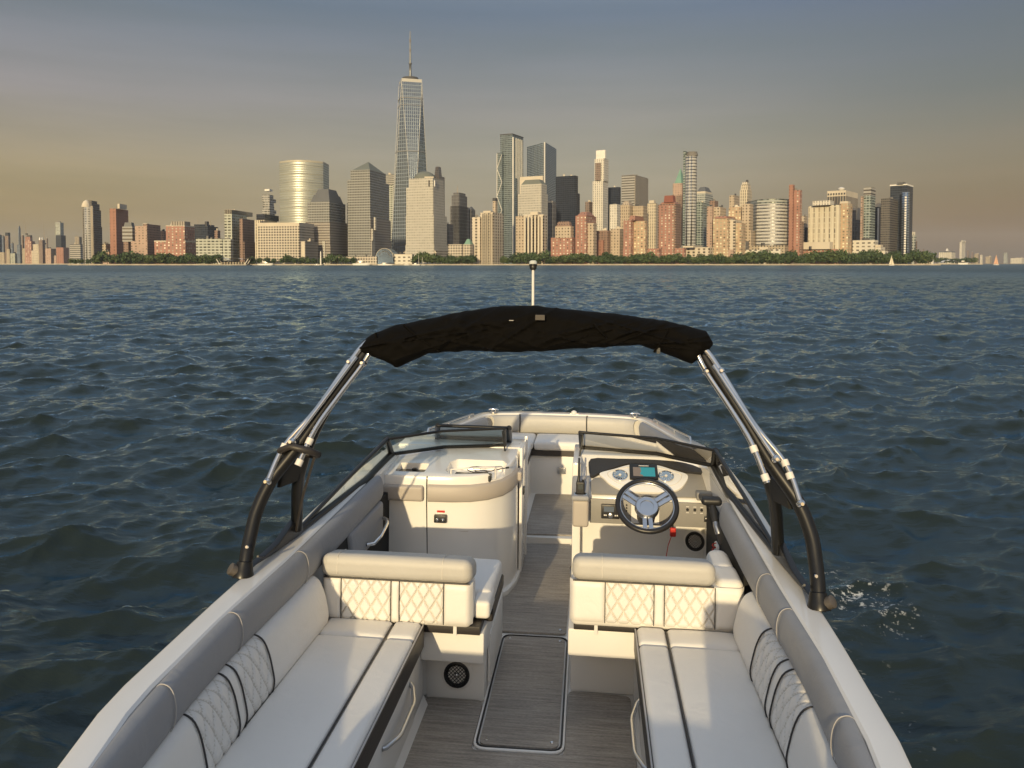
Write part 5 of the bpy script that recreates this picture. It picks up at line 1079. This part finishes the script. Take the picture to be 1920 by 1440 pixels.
def smoothpoly(P_, m_=4):
    n = len(P_); o_ = []
    for i in range(n):
        p0, p1, p2, p3 = (P_[(i + d) % n] for d in (-1, 0, 1, 2))
        for k in range(m_):
            f = k / m_; o_.append(tuple(.5 * ((2*p1[c]) + (-p0[c] + p2[c])*f + (2*p0[c] - 5*p1[c] + 4*p2[c] - p3[c])*f*f + (-p0[c] + 3*p1[c] - 3*p2[c] + p3[c])*f**3) for c in (0, 1)))
    return o_
pod = smoothpoly([(.335, .190), (.43, .235), (.53, .280), (.62, .294), (.72, .285), (.82, .245), (.905, .205), (.885, .13), (.83, .065), (.73, .035), (.62, .03), (.50, .036), (.41, .085), (.36, .145)])
dplate('gauge_pod', pod, .004, .026, gel, .006)
inner = smoothpoly([(.385, .185), (.44, .225), (.53, .255), (.62, .262), (.72, .255), (.81, .232), (.868, .195), (.83, .12), (.76, .09), (.62, .085), (.48, .09), (.42, .125)])
b_ = MB(); b_.tube([dp(u, t_, .027) for u, t_ in inner], .0022, 5, close=True); b_.build('pod_groove', stitch, hc)
# visor over the dash
vis = smoothpoly([(.275, .345), (.45, .362), (.62, .368), (.78, .36), (.90, .335), (1.025, .245), (.95, .232), (.88, .242), (.80, .278), (.72, .302), (.62, .312), (.53, .298), (.43, .250), (.34, .20), (.275, .165)], 3)
b_ = MB(); n = len(vis)
def vp(u, t_, h): p = dp(u, min(t_, .29), h); ex = max(0, t_ - .29); return (p[0], p[1] + ex * .8, p[2] + ex * .25)
b_.add([vp(u, t_, .002) for u, t_ in vis] + [vp(u, t_, 0.024) for u, t_ in vis], [(i, (i+1) % n, n + (i+1) % n, n + i) for i in range(n)] + [tuple(range(n - 1, -1, -1)), tuple(range(n, 2*n))]); b_.build('dash_visor', visor, hc, recalc=True, smooth=40)
for gu, gt in ((.467, .170), (.765, .178)):
    gg = empty('gauge', parent=BOAT); c = dp(gu, gt, .024)
    MB().lathe([(.050, 0), (.050, .010), (.045, .013), (.043, .009)], c, nml, 28).build('bezel', chrome, gg, smooth=40)
    MB().lathe([(.043, .0), (.043, .0085)], c, nml, 28).build('dial', mat('gauge_face_%d' % int(gu * 1000), (.20, .20, .20), .3), gg)
    MB().lathe([(.009, .008), (.009, .014), (.005, .016)], c, nml, 12).build('hub', whp, gg)
    tk = MB()
    for k in range(11):
        a = R_(-220 + 26 * k); d = Vector((math.cos(a), 0, 0)) + slp * math.sin(a); p = c + nml * .0095
        tk.tube([p + d * .030, p + d * .039], .0012, 4)
    a = R_(210 if gu < .6 else 200); d = Vector((math.cos(a), 0, 0)) + slp * math.sin(a); tk.tube([c + nml * .011, c + nml * .011 + d * .032], .0012, 4); tk.build('markings', whp, gg)
sc_ = empty('chart_display', parent=BOAT)
dplate('housing', [(.528, .132), (.714, .138), (.712, .274), (.530, .272)], .022, .046, blkp, .008, sc_)
scr, t, b = new_mat('chart_screen'); tcn = t.nodes.new('ShaderNodeTexCoord'); n1 = t.nodes.new('ShaderNodeTexNoise'); n1.inputs['Scale'].default_value = 24; n1.inputs['Detail'].default_value = 4; t.links.new(tcn.outputs['Object'], n1.inputs[0])
sx = t.nodes.new('ShaderNodeSeparateXYZ'); t.links.new(tcn.outputs['Object'], sx.inputs[0])
r = t.nodes.new('ShaderNodeValToRGB'); r.color_ramp.interpolation = 'CONSTANT'; r.color_ramp.elements[0].color = (.16, .13, .11, 1); r.color_ramp.elements[1].position = .5; r.color_ramp.elements[1].color = (.03, .22, .27, 1)
t.links.new(math_(t, 'ADD', math_(t, 'MULTIPLY', math_(t, 'SUBTRACT', sx.outputs[0], .598), 10.0), n1.outputs[0]), r.inputs[0]); t.links.new(r.outputs[0], b.inputs['Base Color']); t.links.new(r.outputs[0], b.inputs['Emission Color']); b.inputs['Emission Strength'].default_value = .35; b.inputs['Roughness'].default_value = .15
dplate('screen', [(.552, .150), (.694, .152), (.694, .236), (.552, .234)], .0462, .0468, scr, 0, sc_)
dplate('title_strip', [(.59, .246), (.655, .247), (.655, .253), (.59, .252)], .0462, .0468, whp, 0, sc_)
# lower switch panel
k_ = MB(); k_.box(.275, 1.05, 4.644, 4.660, .508, .662); k_.build('switch_panel', dgrey, hc, bevel=.004)
sr = empty('marine_stereo', parent=BOAT)
k_ = MB(); k_.box(.345, .462, 4.618, 4.645, .546, .636); k_.build('housing', blkp, sr, bevel=.006)
k_ = MB(); k_.box(.362, .425, 4.6165, 4.619, .592, .624); k_.build('screen', mat('stereo_screen', (.12, .15, .20), .2), sr)
MB().lathe([(.017, 0), (.016, .010), (.012, .012)], (.404, 4.618, .570), (0, -1, 0), 18).build('knob', satin, sr, smooth=40)
for x in (.362, .372, .430, .442):
    k_ = MB(); k_.box(x, x + .008, 4.615, 4.619, .566, .574); k_.build('button', whp, sr)
for i, x in enumerate((.885, .930, .972, 1.012)):
    MB().lathe([(.009, 0), (.009, .006), (.005, .010)], (x, 4.645, .620), (0, -1, 0), 12).build('push_button', blkp, hc, smooth=40)
    k_ = MB(); k_.box(x - .009, x + .009, 4.6432, 4.6445, .636, .640); k_.box(x - .009, x + .009, 4.6432, 4.6445, .598, .602); k_.build('button_legend', whp, hc)
for x in (1.000, 1.031):
    k_ = MB(); k_.box(x - .012, x + .012, 4.636, 4.6445, .548, .586); k_.build('rocker_switch', blkp, hc, bevel=.003)
    k_ = MB(); k_.box(x - .005, x + .005, 4.6345, 4.6362, .568, .574); k_.build('switch_mark', whp, hc)
for z in (.632, .614, .596): MB().lathe([(.006, 0), (.006, .005)], (.505, 4.645, z), (0, -1, 0), 10).build('push_button', blkp, hc)
k_ = MB(); k_.box(.535, .585, 4.6435, 4.6445, .52, .655); k_.build('column_trim', gel, hc); k_ = MB(); k_.box(.66, .71, 4.6435, 4.6445, .52, .655); k_.build('column_trim', gel, hc)
# padded arm with cup holder on the aisle side
am = empty('cup_holder', parent=BOAT)
k_ = MB(); k_.pillow(.158, .268, 4.48, 4.70, .69, .722, .014, warp=lambda p: [p[0], p[1], p[2] + max(0, p[1] - 4.56) * .55]); k_.build('pad', gry, am, smooth=60)
k_ = MB(); k_.pillow(.166, .266, 4.49, 4.72, .525, .692, .016); k_.build('side_pad', tan, am, smooth=60)
MB().lathe([(.040, 0), (.042, .004), (.036, .006), (.034, .001)], (.214, 4.535, .720), (0, -.1, 1), 24).build('ring', chrome, am, smooth=40)
MB().lathe([(.034, 0), (.034, .0035)], (.214, 4.535, .720), (0, -.1, 1), 24).build('well', voidm, am)
# steering wheel
sw = grp('steering_wheel'); c = Vector((.617, 4.42, .700)); ax = Vector((0, -math.cos(R_(50)), math.sin(R_(50)))); up = Vector((0, math.sin(R_(50)), math.cos(R_(50)))); rt_ = Vector((1, 0, 0))
MB().tube([c + rt_ * .176 * math.cos(a) + up * .176 * math.sin(a) for a in np.linspace(0, 2 * math.pi, 56, endpoint=False)], .0155, 12, close=True).build('rim', mat('black_leather_rim', (.018, .017, .017), .35, bump=.08, bscale=200), sw, smooth=70)
MB().tube([c + rt_ * .1615 * math.cos(a) + up * .1615 * math.sin(a) for a in np.linspace(0, 2 * math.pi, 56, endpoint=False)], .006, 8, close=True).build('rim_inlay', satin, sw, smooth=70)
for a in (R_(150), R_(30), R_(-90)):
    d = rt_ * math.cos(a) + up * math.sin(a); p_ = ax.cross(d); b_ = MB()
    for o_ in (-.016, .016):
        A, Bq = c + d * .045 - ax * .028, c + d * .165 - ax * .002; w_ = .0125
        q = [A + p_ * (o_ - w_), A + p_ * (o_ + w_), Bq + p_ * (o_ * 1.15 + w_), Bq + p_ * (o_ * 1.15 - w_)]; b_.add([x - ax * .005 for x in q] + [x + ax * .005 for x in q], [(3, 2, 1, 0), (4, 5, 6, 7), (0, 1, 5, 4), (1, 2, 6, 5), (2, 3, 7, 6), (3, 0, 4, 7)])
    b_.build('spoke', satin, sw, bevel=.002, recalc=True)
MB().lathe([(.030, -.075), (.045, -.05), (.074, -.034), (.074, -.016), (.064, -.006), (.042, -.006), (.040, -.010), (.005, -.006)], c, ax, 32).build('hub', satin, sw, smooth=45)
MB().lathe([(.055, -.13), (.060, -.05), (.035, -.045)], c, ax, 24).build('column_boot', blkp, sw, smooth=45)
# throttle
th = grp('throttle')
MB().lathe([(.072, 0), (.072, .018), (.058, .032), (.03, .036)], (1.024, 4.10, .655), (-1, -.15, 0), 26).build('base', blkp, th, smooth=40)
MB().tube([(.99, 4.095, .655), (.978, 4.11, .69), (.972, 4.13, .715)], [.020, .018, .014], 10).build('lever', satin, th, smooth=60)
MB().tube([(.973, 4.125, .708), (.968, 4.165, .755), (.963, 4.20, .79)], [.017, .020, .020], 10).build('stalk', blkp, th, smooth=60)
MB().pillow(.905, 1.02, 4.17, 4.24, .783, .828, .020).build('grip', blkp, th, smooth=70)
MB().pillow(.935, 1.04, 4.60, 4.66, .69, .74, .01).build('trim_block', dgrey, th, smooth=60)
# moulded footwell post and red lanyards hang nearby
k_ = MB(); k_.pillow(.985, 1.02, 4.14, 4.24, .30, .57, .015); part('mould_post', k_, gel, smooth=60)

# ---- windscreen
ws = grp('windscreen')
def pane(name, P_, m_=glass, th_=.005):
    A, B_, C_ = Vector(P_[0]), Vector(P_[1]), Vector(P_[2]); n_ = (B_ - A).cross(C_ - A).normalized() * th_ * .5; k = len(P_)
    MB().add([Vector(p) + n_ for p in P_], [tuple(range(k))]).build(name, m_, ws)
def bar(name, P_, w_, m_=blkm, n=8, parent=None): MB().tube(P_, w_, n).build(name, m_, parent or ws, smooth=50)
for s_, ib, it in ((-1, (-.333, 5.13, .880), (-.310, 4.90, 1.045)), (1, (.205, 5.13, .880), (.200, 4.90, 1.035))):
    aft = (s_ * 1.118, 3.22, .835); cb = (s_ * 1.068, 4.80, .864); ct = (s_ * 1.045, 4.60, 1.008); mid_b = (s_ * 1.062, 4.2, .842); mid_t = (s_ * 1.085, 3.92, .925)
    hb_ = (s_ * .72, 5.03, .877); ht_ = (s_ * .70, 4.81, 1.030)
    if s_ < 0: hb_ = (-.75, 5.02, .876); ht_ = (-.72, 4.80, 1.032)
    pane('side_pane', [aft, mid_b, cb, ct, mid_t]); pane('front_pane', [cb, hb_, ib, it, ht_, ct])
    bar('base_frame', [aft, mid_b, cb], [.016, .024, .025]); bar('base_frame', [cb, hb_, ib], .013); bar('top_frame', [aft, mid_t, ct], [.010, .012, .014]); bar('top_frame', [ct, ht_, it], .0095); bar('corner_post', [cb, ct], .021)
    bar('end_post', [ib, it], .012)
    so = .05 if s_ < 0 else .06
    bar('stay', [(it[0] + .02 * s_, it[1] + .05, it[2] - .03), (ib[0] - s_ * .015, ib[1] - .06 if s_ < 0 else 4.9, .80)], .006, blkp)
cpb = [(-.315, 5.26, .885), (-.86, 5.30, .880), (-.80, 5.04, 1.022), (-.29, 4.99, 1.030)]
pane('centre_pane', cpb)
bar('centre_frame', [cpb[2], cpb[3]], .012); bar('centre_frame', [cpb[3], cpb[0]], .020); bar('centre_frame', [cpb[0], cpb[1]], .012); bar('centre_frame', [cpb[1], cpb[2]], .018)
# coaming between console top and windscreen
k_ = MB(); k_.add([(-1.06, 4.5, .80), (-1.02, 4.5, .80), (-1.02, 5.2, .872), (-1.1, 5.2, .86), (-1.1, 3.6, .822), (-1.06, 3.6, .822)], [(0, 1, 2, 3), (0, 3, 4, 5)]); part('dash_deck', k_, gel)
for s_, ue in ((-1, -.215), (1, .205)):
    x0, x1 = sorted((s_ * 1.10, ue)); k_ = MB(); k_.box(x0, x1, 5.10 if s_ < 0 else 5.06, 5.40, .80, .874); part('foredeck', k_, gel, bevel=.015)
k_ = MB(); k_.add([(1.03, 3.55, .60), (1.045, 3.55, .815), (1.045, 5.1, .86), (1.02, 5.1, .60)], [(0, 1, 2, 3)]); part('side_panel', k_, gel2)
k_ = MB(); k_.add([(1.06, 4.55, .66), (1.02, 4.66, .67), (.99, 4.95, .84), (1.0, 5.1, .872), (1.08, 5.1, .86), (1.085, 4.5, .84)], [(0, 1, 2, 3, 4, 5)]); part('side_panel', k_, gel)

# ---- bow seating
bs = grp('bow_seat')
for s_ in (-1, 1):
    x0, x1 = sorted((s_ * .29, s_ * .90)); k_ = MB(); k_.box(x0, x1, 5.42, 6.95, .0, .40); k_.build('base', gel2, bs, bevel=.012)
    x0, x1 = sorted((s_ * .282, s_ * .88)); MB().pillow(x0, x1, 5.44, 6.88, .432, .53, .03, .008).build('seat_cushion', vin, bs, smooth=70)
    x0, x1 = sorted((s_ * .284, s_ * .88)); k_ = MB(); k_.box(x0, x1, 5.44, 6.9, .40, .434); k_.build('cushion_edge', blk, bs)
k_ = MB(); k_.box(-.8, .8, 6.93, 7.3, .0, .40); k_.build('base', gel2, bs, bevel=.012)
k_ = MB(); k_.box(-.8, .8, 6.905, 7.28, .40, .45); k_.build('cushion_edge', mat('brown_band', (.05, .042, .036), .5), bs)
for a, c in ((-.80, -.268), (-.262, .262), (.268, .80)): MB().pillow(a, c, 6.89, 7.30, .45, .535, .03, .008).build('seat_cushion', vin, bs, smooth=70)
k_ = MB(); k_.box(-.035, .04, 6.90, 6.93, .235, .295); k_.build('vent_plate', satin, bs, bevel=.006)
bsec2 = [(.005, .0), (.03, .012), (.055, .0), (.068, -.04), (.06, -.10), (.03, -.17)]
nn = len(path)
def idx(v0_, v1_, side): return [i for i in range(nn) if v0_ <= path[i][1] <= v1_ and (path[i][0] < 0) == (side < 0)]
for side in (-1, 1):
    part('bow_side_pad', ring(lambda v: [(capw(v) + a, sheer(v) - .005 + z) for a, z in bsec2], idx(5.5, 7.18, side)), gry, bs, smooth=70, recalc=True)
fr_i = [i for i in range(nn) if path[i][1] > 7.2]
m_ = [i for i in fr_i]; third = len(m_) // 3
for seg_ in (m_[:third + 1], m_[third:2 * third + 1], m_[2 * third:]):
    part('bow_backrest', ring(lambda v: [(capw(v) + a * 1.2, sheer(v) - .008 + z) for a, z in bsec2], seg_), vin2, bs, smooth=70, recalc=True)
for k in (third, 2 * third):
    i = m_[k]; (u, v), (nx, ny) = path[i], nrm[i]
    MB().tube([(u + nx * (capw(v) + a * 1.25), v + ny * (capw(v) + a * 1.25), sheer(v) - .004 + z) for a, z in bsec2], .006, 6).build('piping', pipe_d, bs, smooth=60)
MB().tube([(path[i][0] + nrm[i][0] * (capw(7.4) + .045), path[i][1] + nrm[i][1] * (capw(7.4) + .045), sheer(7.4) - .178) for i in m_], .005, 6).build('piping', pipe_d, bs, smooth=60)
for s_, u_, v_2 in ((-1, -.70, 7.31), (1, .70, 7.31)):
    cl = grp('cleat'); z = sheer(v_2) + .018
    MB().lathe([(.042, 0), (.040, .008), (.03, .010)], (u_, v_2, z), (0, 0, 1), 20).build('base', chrome, cl, smooth=40); MB().tube([(u_ - .05, v_2, z + .028), (u_ - .03, v_2, z + .034), (u_ + .03, v_2, z + .034), (u_ + .05, v_2, z + .028)], [.006, .009, .009, .006], 8).build('horn', chrome, cl, smooth=60)
    for q in (-.018, .018): MB().tube([(u_ + q, v_2, z), (u_ + q, v_2, z + .032)], .008, 8).build('stem', chrome, cl, smooth=60)
    rl_ = grp('bow_rail'); pts = [(s_ * (beam(v) - .045), v, sheer(v) + .042) for v in np.linspace(5.9, 7.05, 12)]
    MB().tube([(pts[0][0], pts[0][1] - .03, sheer(5.9) + .015)] + pts + [(pts[-1][0], pts[-1][1] + .03, sheer(7.05) + .015)], .008, 8).build('rail', chrome, rl_, smooth=60)
    for k in (0, 5, 10): MB().tube([(pts[k][0], pts[k][1], sheer(pts[k][1]) + .012), pts[k]], .009, 8).build('stanchion', chrome, rl_, smooth=60)
nl = grp('bow_light'); MB().lathe([(.03, 0), (.028, .018), (.01, .03)], (.10, 7.44, sheer(7.5) + .016), (0, 0, 1), 14).build('lens', whp, nl, smooth=60); k_ = MB(); k_.box(.06, .14, 7.425, 7.455, sheer(7.5) + .014, sheer(7.5) + .022); k_.build('base', chrome, nl)
for s_, vs2 in ((1, (1.75, 2.05, 2.35, 2.65)), (-1, (2.0, 2.6))):
    for v in vs2: part('snap_button', MB().lathe([(.006, 0), (.005, .006)], (s_ * (beam(v) + .002), v, sheer(v) - .02), (s_, 0, .2), 8), chrome)

# ---- black arch tower
ar = grp('tower_arch')
LEG = [(1.150, 2.79, .80), (1.155, 2.83, .88), (1.150, 2.875, .955), (1.134, 2.925, 1.05), (1.088, 2.985, 1.168), (.993, 3.055, 1.31), (.878, 3.155, 1.51), (.75, 3.26, 1.72)]
def smoothpath(P_, m_=5):
    o_ = []
    for i in range(len(P_) - 1):
        p0, p1, p2, p3 = (P_[max(0, min(len(P_) - 1, i + d))] for d in (-1, 0, 1, 2))
        for k in range(m_):
            f = k / m_; o_.append(tuple(.5 * ((2*p1[c]) + (-p0[c] + p2[c])*f + (2*p0[c] - 5*p1[c] + 4*p2[c] - p3[c])*f*f + (-p0[c] + 3*p1[c] - 3*p2[c] + p3[c])*f**3) for c in (0, 1, 2)))
    return o_ + [P_[-1]]
for s_ in (-1, 1):
    MB().tube(smoothpath(X3(s_, LEG)), .0285, 14).build('leg', blkm, ar, smooth=60)
    IN = [(1.105, 3.24, .86), (1.085, 3.22, .95), (1.05, 3.17, 1.08), (1.015, 3.13, 1.19), (.955, 3.14, 1.36), (.86, 3.20, 1.55), (.75, 3.29, 1.72)]
    MB().tube(smoothpath(X3(s_, IN)), .027, 14).build('leg', blkm, ar, smooth=60)
    k_ = MB(); P_ = X3(s_, [(1.145, 2.83, .835), (1.135, 3.0, .825), (1.11, 3.30, .83), (1.10, 3.27, .93), (1.125, 3.05, .86)]); n_ = len(P_)
    k_.add([(x - .016 * s_, y, z) for x, y, z in P_] + [(x + .016 * s_, y, z) for x, y, z in P_], [tuple(range(n_)), tuple(range(2*n_ - 1, n_ - 1, -1))] + [(i, (i+1) % n_, n_ + (i+1) % n_, n_ + i) for i in range(n_)]); k_.build('foot_plate', blkm, ar, recalc=True, bevel=.004)
    k_ = MB(); P_ = X3(s_, [(1.06, 3.02, 1.20), (1.00, 3.12, 1.24), (1.03, 3.10, 1.13), (1.075, 3.02, 1.12)]); k_.add([(x - .008, y, z) for x, y, z in P_] + [(x + .008, y, z) for x, y, z in P_], [(0, 1, 2, 3), (7, 6, 5, 4), (0, 1, 5, 4), (1, 2, 6, 5), (2, 3, 7, 6), (3, 0, 4, 7)]); k_.build('gusset', blkm, ar, recalc=True)
    MB().lathe([(.043, -.012), (.043, .0), (.038, .015), (.032, .05)], (s_ * 1.150, 2.785, sheer(2.8) + .02), (0, .3, 1), 22).build('foot', blkm, ar, smooth=45)
    MB().lathe([(.012, -.022), (.024, -.018), (.024, .016), (.012, .02)], (s_ * 1.182, 2.765, sheer(2.8) + .045), (s_ * .6, -.5, .5), 14).build('foot_knob', mat('dull_bronze_%d' % s_, (.17, .15, .13), .5, .6), ar, smooth=45)
    MB().lathe([(.008, 0), (.006, .005)], (s_ * 1.142, 2.80, .93), (0, -1, .3), 10).build('bolt', chrome, ar)
    MB().tube([(s_ * 1.135, 3.22, .84)] + [(s_ * (1.10 + .03 * math.sin(q * 3)), 3.22 - .4 * q, .885 - .06 * math.sin(q * math.pi)) for q in np.linspace(0, 1, 10)], .005, 6).build('cable', blkp, ar, smooth=60)
MB().tube(smoothpath([(-.75, 3.26, 1.72), (-.60, 3.30, 1.80), (-.3, 3.32, 1.83), (0, 3.33, 1.84), (.3, 3.32, 1.83), (.60, 3.30, 1.80), (.75, 3.26, 1.72)]), .03, 12).build('crossbar', blkm, ar, smooth=60)
MB().tube(smoothpath([(-.75, 3.29, 1.72), (-.60, 3.40, 1.77), (0, 3.44, 1.80), (.60, 3.40, 1.77), (.75, 3.29, 1.72)]), .024, 12).build('crossbar', blkm, ar, smooth=60)
# folded bimini frame along the arch
bf = grp('bimini_frame')
for s_ in (-1, 1):
    P1 = X3(s_, [(1.094, 2.95, 1.165), (1.050, 3.02, 1.305), (.93, 3.09, 1.46), (.81, 3.19, 1.665), (.745, 3.235, 1.755), (.66, 3.24, 1.79)])
    P2 = X3(s_, [(.970, 2.98, 1.235), (.917, 3.05, 1.385), (.84, 3.13, 1.52), (.750, 3.20, 1.66), (.71, 3.22, 1.74)])
    P3 = X3(s_, [(1.005, 3.00, 1.33), (.91, 3.08, 1.48), (.78, 3.19, 1.69)])
    for P_, r_ in ((P1, .0125), (P2, .0125), (P3, .009)): MB().tube(smoothpath(P_), r_, 10).build('pole', chrome, bf, smooth=60)
    for P_, q in ((P1, 0), (P1, 3), (P2, 3), (P3, 0)):
        p_ = Vector(P_[q]); MB().lathe([(.011, -.014), (.0155, -.009), (.0155, .009), (.011, .014)], p_, (s_ * .5, -.5, .7), 12).build('fitting', chrome, bf, smooth=45)
        MB().lathe([(.005, 0), (.005, .022), (.007, .024), (.007, .030)], p_, (0, -1, .2), 10).build('fitting_pin', chrome, bf, smooth=45)
    for P_, f in ((P2, .55), (P2, -.02), (P1, .9)) if s_ < 0 else ((P2, .75), (P2, .05), (P1, .62), (P1, .95)):
        a, c = Vector(P_[0]), Vector(P_[1]); MB().tube([a.lerp(c, f), a.lerp(c, f + .16)], .0165, 10).build('pole_sleeve', whp, bf, smooth=50)
st_ = MB(); st_.tube([(-1.085, 3.0, 1.29), (-1.03, 2.98, 1.315), (-.95, 2.99, 1.295), (-.925, 3.03, 1.27), (-.96, 3.10, 1.25), (-1.06, 3.10, 1.26)], .016, 8, close=True); st_.build('tie_strap', blk, bf, smooth=60)
st_ = MB(); st_.tube([(-.935, 3.02, 1.27), (-1.0, 3.05, 1.08), (-1.06, 3.14, .93), (-1.09, 3.2, .87)], .006, 6); st_.build('strap_tail', blk, bf, smooth=60)

# ---- rolled canvas top in its boot
cv = grp('canvas_top')
TU = [-.80, -.776, -.731, -.636, -.393, -.187, -.005, .14, .378, .635, .767, .79]; TW = [1.72, 1.762, 1.798, 1.835, 1.886, 1.927, 1.936, 1.922, 1.904, 1.866, 1.834, 1.79]
BU = [-.80, -.743, -.664, -.611, -.472, -.304, -.088, .241, .472, .587, .70, .766, .79]; BW = [1.70, 1.69, 1.667, 1.634, 1.703, 1.72, 1.717, 1.741, 1.761, 1.723, 1.681, 1.74, 1.77]
wr = random.Random(4); fold = [(wr.uniform(-.75, .75), wr.uniform(0, 1), wr.uniform(-1.4, 1.4), wr.uniform(.05, .10), wr.uniform(.006, .013)) for _ in range(20)]
crease = [(wr.uniform(-.7, .7), wr.uniform(0, 1), wr.choice([-1, 1]) * wr.uniform(.7, 1.5), wr.uniform(.008, .016), wr.uniform(.008, .016)) for _ in range(22)]
def cfn(i, q):
    u = -.798 + 1.586 * i; wt, wb = float(np.interp(u, TU, TW)), float(np.interp(u, BU, BW)); a = 2 * math.pi * q; mid, hh = (wt + wb) / 2, (wt - wb) / 2
    x, z = math.cos(a), math.sin(a); dpt = .115 * min(1, (.80 - abs(u)) / .10 + .25) ** .5
    sq = (abs(x) ** 2.6 + abs(z) ** 2.6) ** (-1 / 2.6); w = mid + hh * z * sq; v = 3.33 + .30 * (w - 1.8) - dpt * x * sq * 1.15
    d = 0
    for fu, fq_, sl, wd, am_ in fold:
        e = (u - fu) * math.cos(sl) * 1.0 + (w - 1.80 - (fq_ - .5) * .12) * math.sin(sl) * 1.6; e2 = (u - fu) * math.sin(sl) + (w - 1.8) * math.cos(sl)
        d += am_ * math.exp(-(e / (wd * .32)) ** 2) * math.exp(-(e2 / .30) ** 2)
    for fu, fq_, sl, wd, am_ in crease:
        e = (u - fu) * math.cos(sl) + (w - 1.80 - (fq_ - .5) * .1) * math.sin(sl) * 1.6; e2 = (u - fu) * math.sin(sl) + (w - 1.8) * math.cos(sl)
        d += am_ * max(0, 1 - abs(e) / wd) * math.exp(-(e2 / .22) ** 2)
    d += .002 * math.sin(u * 31 + w * 40) + .003 * math.sin(u * 67 - w * 55)
    d = min(d, .045); return (u * 1.03, v - (d - .012) * x * 1.2, w + (d - .015) * z * .22)
MB().grid(cfn, 300, 96, close_v=True).build('boot', canv, cv, smooth=80, recalc=True)
for u0_, u1_, w0_, w1_ in ((-.59, -.42, 1.84, 1.72), (-.72, -.70, 1.80, 1.70), (.28, .34, 1.86, 1.80), (.55, .61, 1.74, 1.84)):
    MB().tube([(u0_ + (u1_ - u0_) * k / 6, 3.19 + .02 * abs(k - 3) / 3, w0_ + (w1_ - w0_) * k / 6) for k in range(7)], .006, 6).build('strap', canv, cv, smooth=60)
k_ = MB(); k_.box(.02, .062, 3.185, 3.20, 1.875, 1.898); k_.build('patch', mat('grey_patch', (.09, .08, .07), .8), cv)
k_ = MB(); k_.box(-.10, -.08, 3.20, 3.21, 1.869, 1.8715); k_.build('logo_mark', pipe_l, cv)
k_ = MB(); k_.box(.56, .575, 3.20, 3.22, 1.735, 1.76); k_.build('buckle', blkp, cv); 
# all-round light
al = grp('anchor_light'); b0 = Vector((-.008, 3.40, 1.88)); t0_ = Vector((-.014, 3.455, 2.105)); d = (t0_ - b0).normalized()
MB().tube([b0, t0_], .0065, 12).build('pole', whp, al, smooth=60)
MB().lathe([(.009, -.004), (.017, .006), (.017, .016), (.020, .018), (.020, .024)], t0_, d, 18).build('collar', blkp, al, smooth=45)
MB().lathe([(.019, .024), (.019, .038), (.016, .042)], t0_, d, 18).build('lens', mat('clear_lens', (.55, .58, .56), .15, var=.02), al, smooth=45)

# ================================================================== loose things aboard
def abroad(name, label, cat):
    o = tag(empty(name), label, cat); o.matrix_world = Matrix.Translation(BOAT.location) @ _M; return o
rd = abroad('handheld_radio', 'black handheld radio with long antenna standing in the cup holder by the aisle', 'radio')
MB().pillow(.186, .240, 4.52, 4.556, .722, .80, .008).build('body', blkp, rd, smooth=60)
MB().tube([(.198, 4.537, .79), (.203, 4.545, .83), (.202, 4.60, .93)], [.010, .008, .006], 8).build('antenna', blkp, rd, smooth=60)
MB().lathe([(.007, 0), (.007, .012)], (.228, 4.538, .799), (0, 0, 1), 10).build('knob', blkp, rd); k_ = MB(); k_.box(.198, .230, 4.517, 4.5195, .755, .785); k_.build('screen', mat('radio_screen', (.07, .08, .08), .2), rd)
MB().tube([(.232, 4.56, .79), (.250, 4.60, .83), (.246, 4.63, .87)], .003, 6).build('wrist_strap', mat('grey_cord', (.2, .19, .18), .7), rd)
co_ = abroad('charging_cable', 'thin dark cable coiled in two loops on the port console tray', 'cable'); pts = []
for k in range(60):
    a = k / 59 * 4 * math.pi; cx_ = -.50 + .10 * (k / 59); pts.append((cx_ + .055 * math.cos(a), 4.70 + .05 * math.sin(a), .800 + .012 * math.sin(a * .5 + 1) + .004 * (k / 59)))
MB().tube(pts + [(-.32, 4.66, .825), (-.27, 4.64, .84)], .0032, 6).build('cord', mat('dark_cord', (.06, .05, .05), .5), co_, smooth=60)
MB().tube([(-.27, 4.64, .84), (-.25, 4.635, .845)], .006, 8).build('plug', blkp, co_)
ln = abroad('safety_lanyard', 'red safety lanyard clip hanging below the steering wheel', 'lanyard')
MB().pillow(.775, .812, 4.60, 4.622, .455, .512, .008).build('clip', redm, ln, smooth=60); MB().tube([(.79, 4.63, .54), (.792, 4.62, .51)], .007, 8).build('key', blkp, ln)
MB().tube([(.785, 4.61, .46), (.765, 4.61, .40), (.755, 4.615, .33), (.752, 4.62, .28)], .0028, 6).build('cord', redm, ln, smooth=60)
l2 = abroad('coiled_cord', 'red and black coiled cord hanging beside the throttle', 'cord')
MB().tube([(.965 + .010 * math.cos(k * 1.1), 4.10 + .010 * math.sin(k * 1.1), .60 - .0045 * k) for k in range(60)], .0035, 6).build('coil', redm, l2, smooth=60)
MB().pillow(.945, .975, 4.09, 4.115, .29, .335, .006).build('clip', redm, l2, smooth=60)
# ================================================================== the evening haze over the river
hz_ = MB(); hz_.box(-14600, 14600, -14600, 14600, -5.0, 575.0)
hm = bpy.data.materials.new('evening_haze'); hm.use_nodes = True; t = hm.node_tree; t.nodes.clear()
ho = t.nodes.new('ShaderNodeOutputMaterial'); pv = t.nodes.new('ShaderNodeVolumePrincipled'); t.links.new(pv.outputs[0], ho.inputs['Volume'])
pv.inputs['Color'].default_value = (.80, .88, 1.0, 1); pv.inputs['Density'].default_value = .00004; pv.inputs['Anisotropy'].default_value = 0.0
tag(hz_.build('haze', hm), 'thin evening haze over the river', kind='stuff')
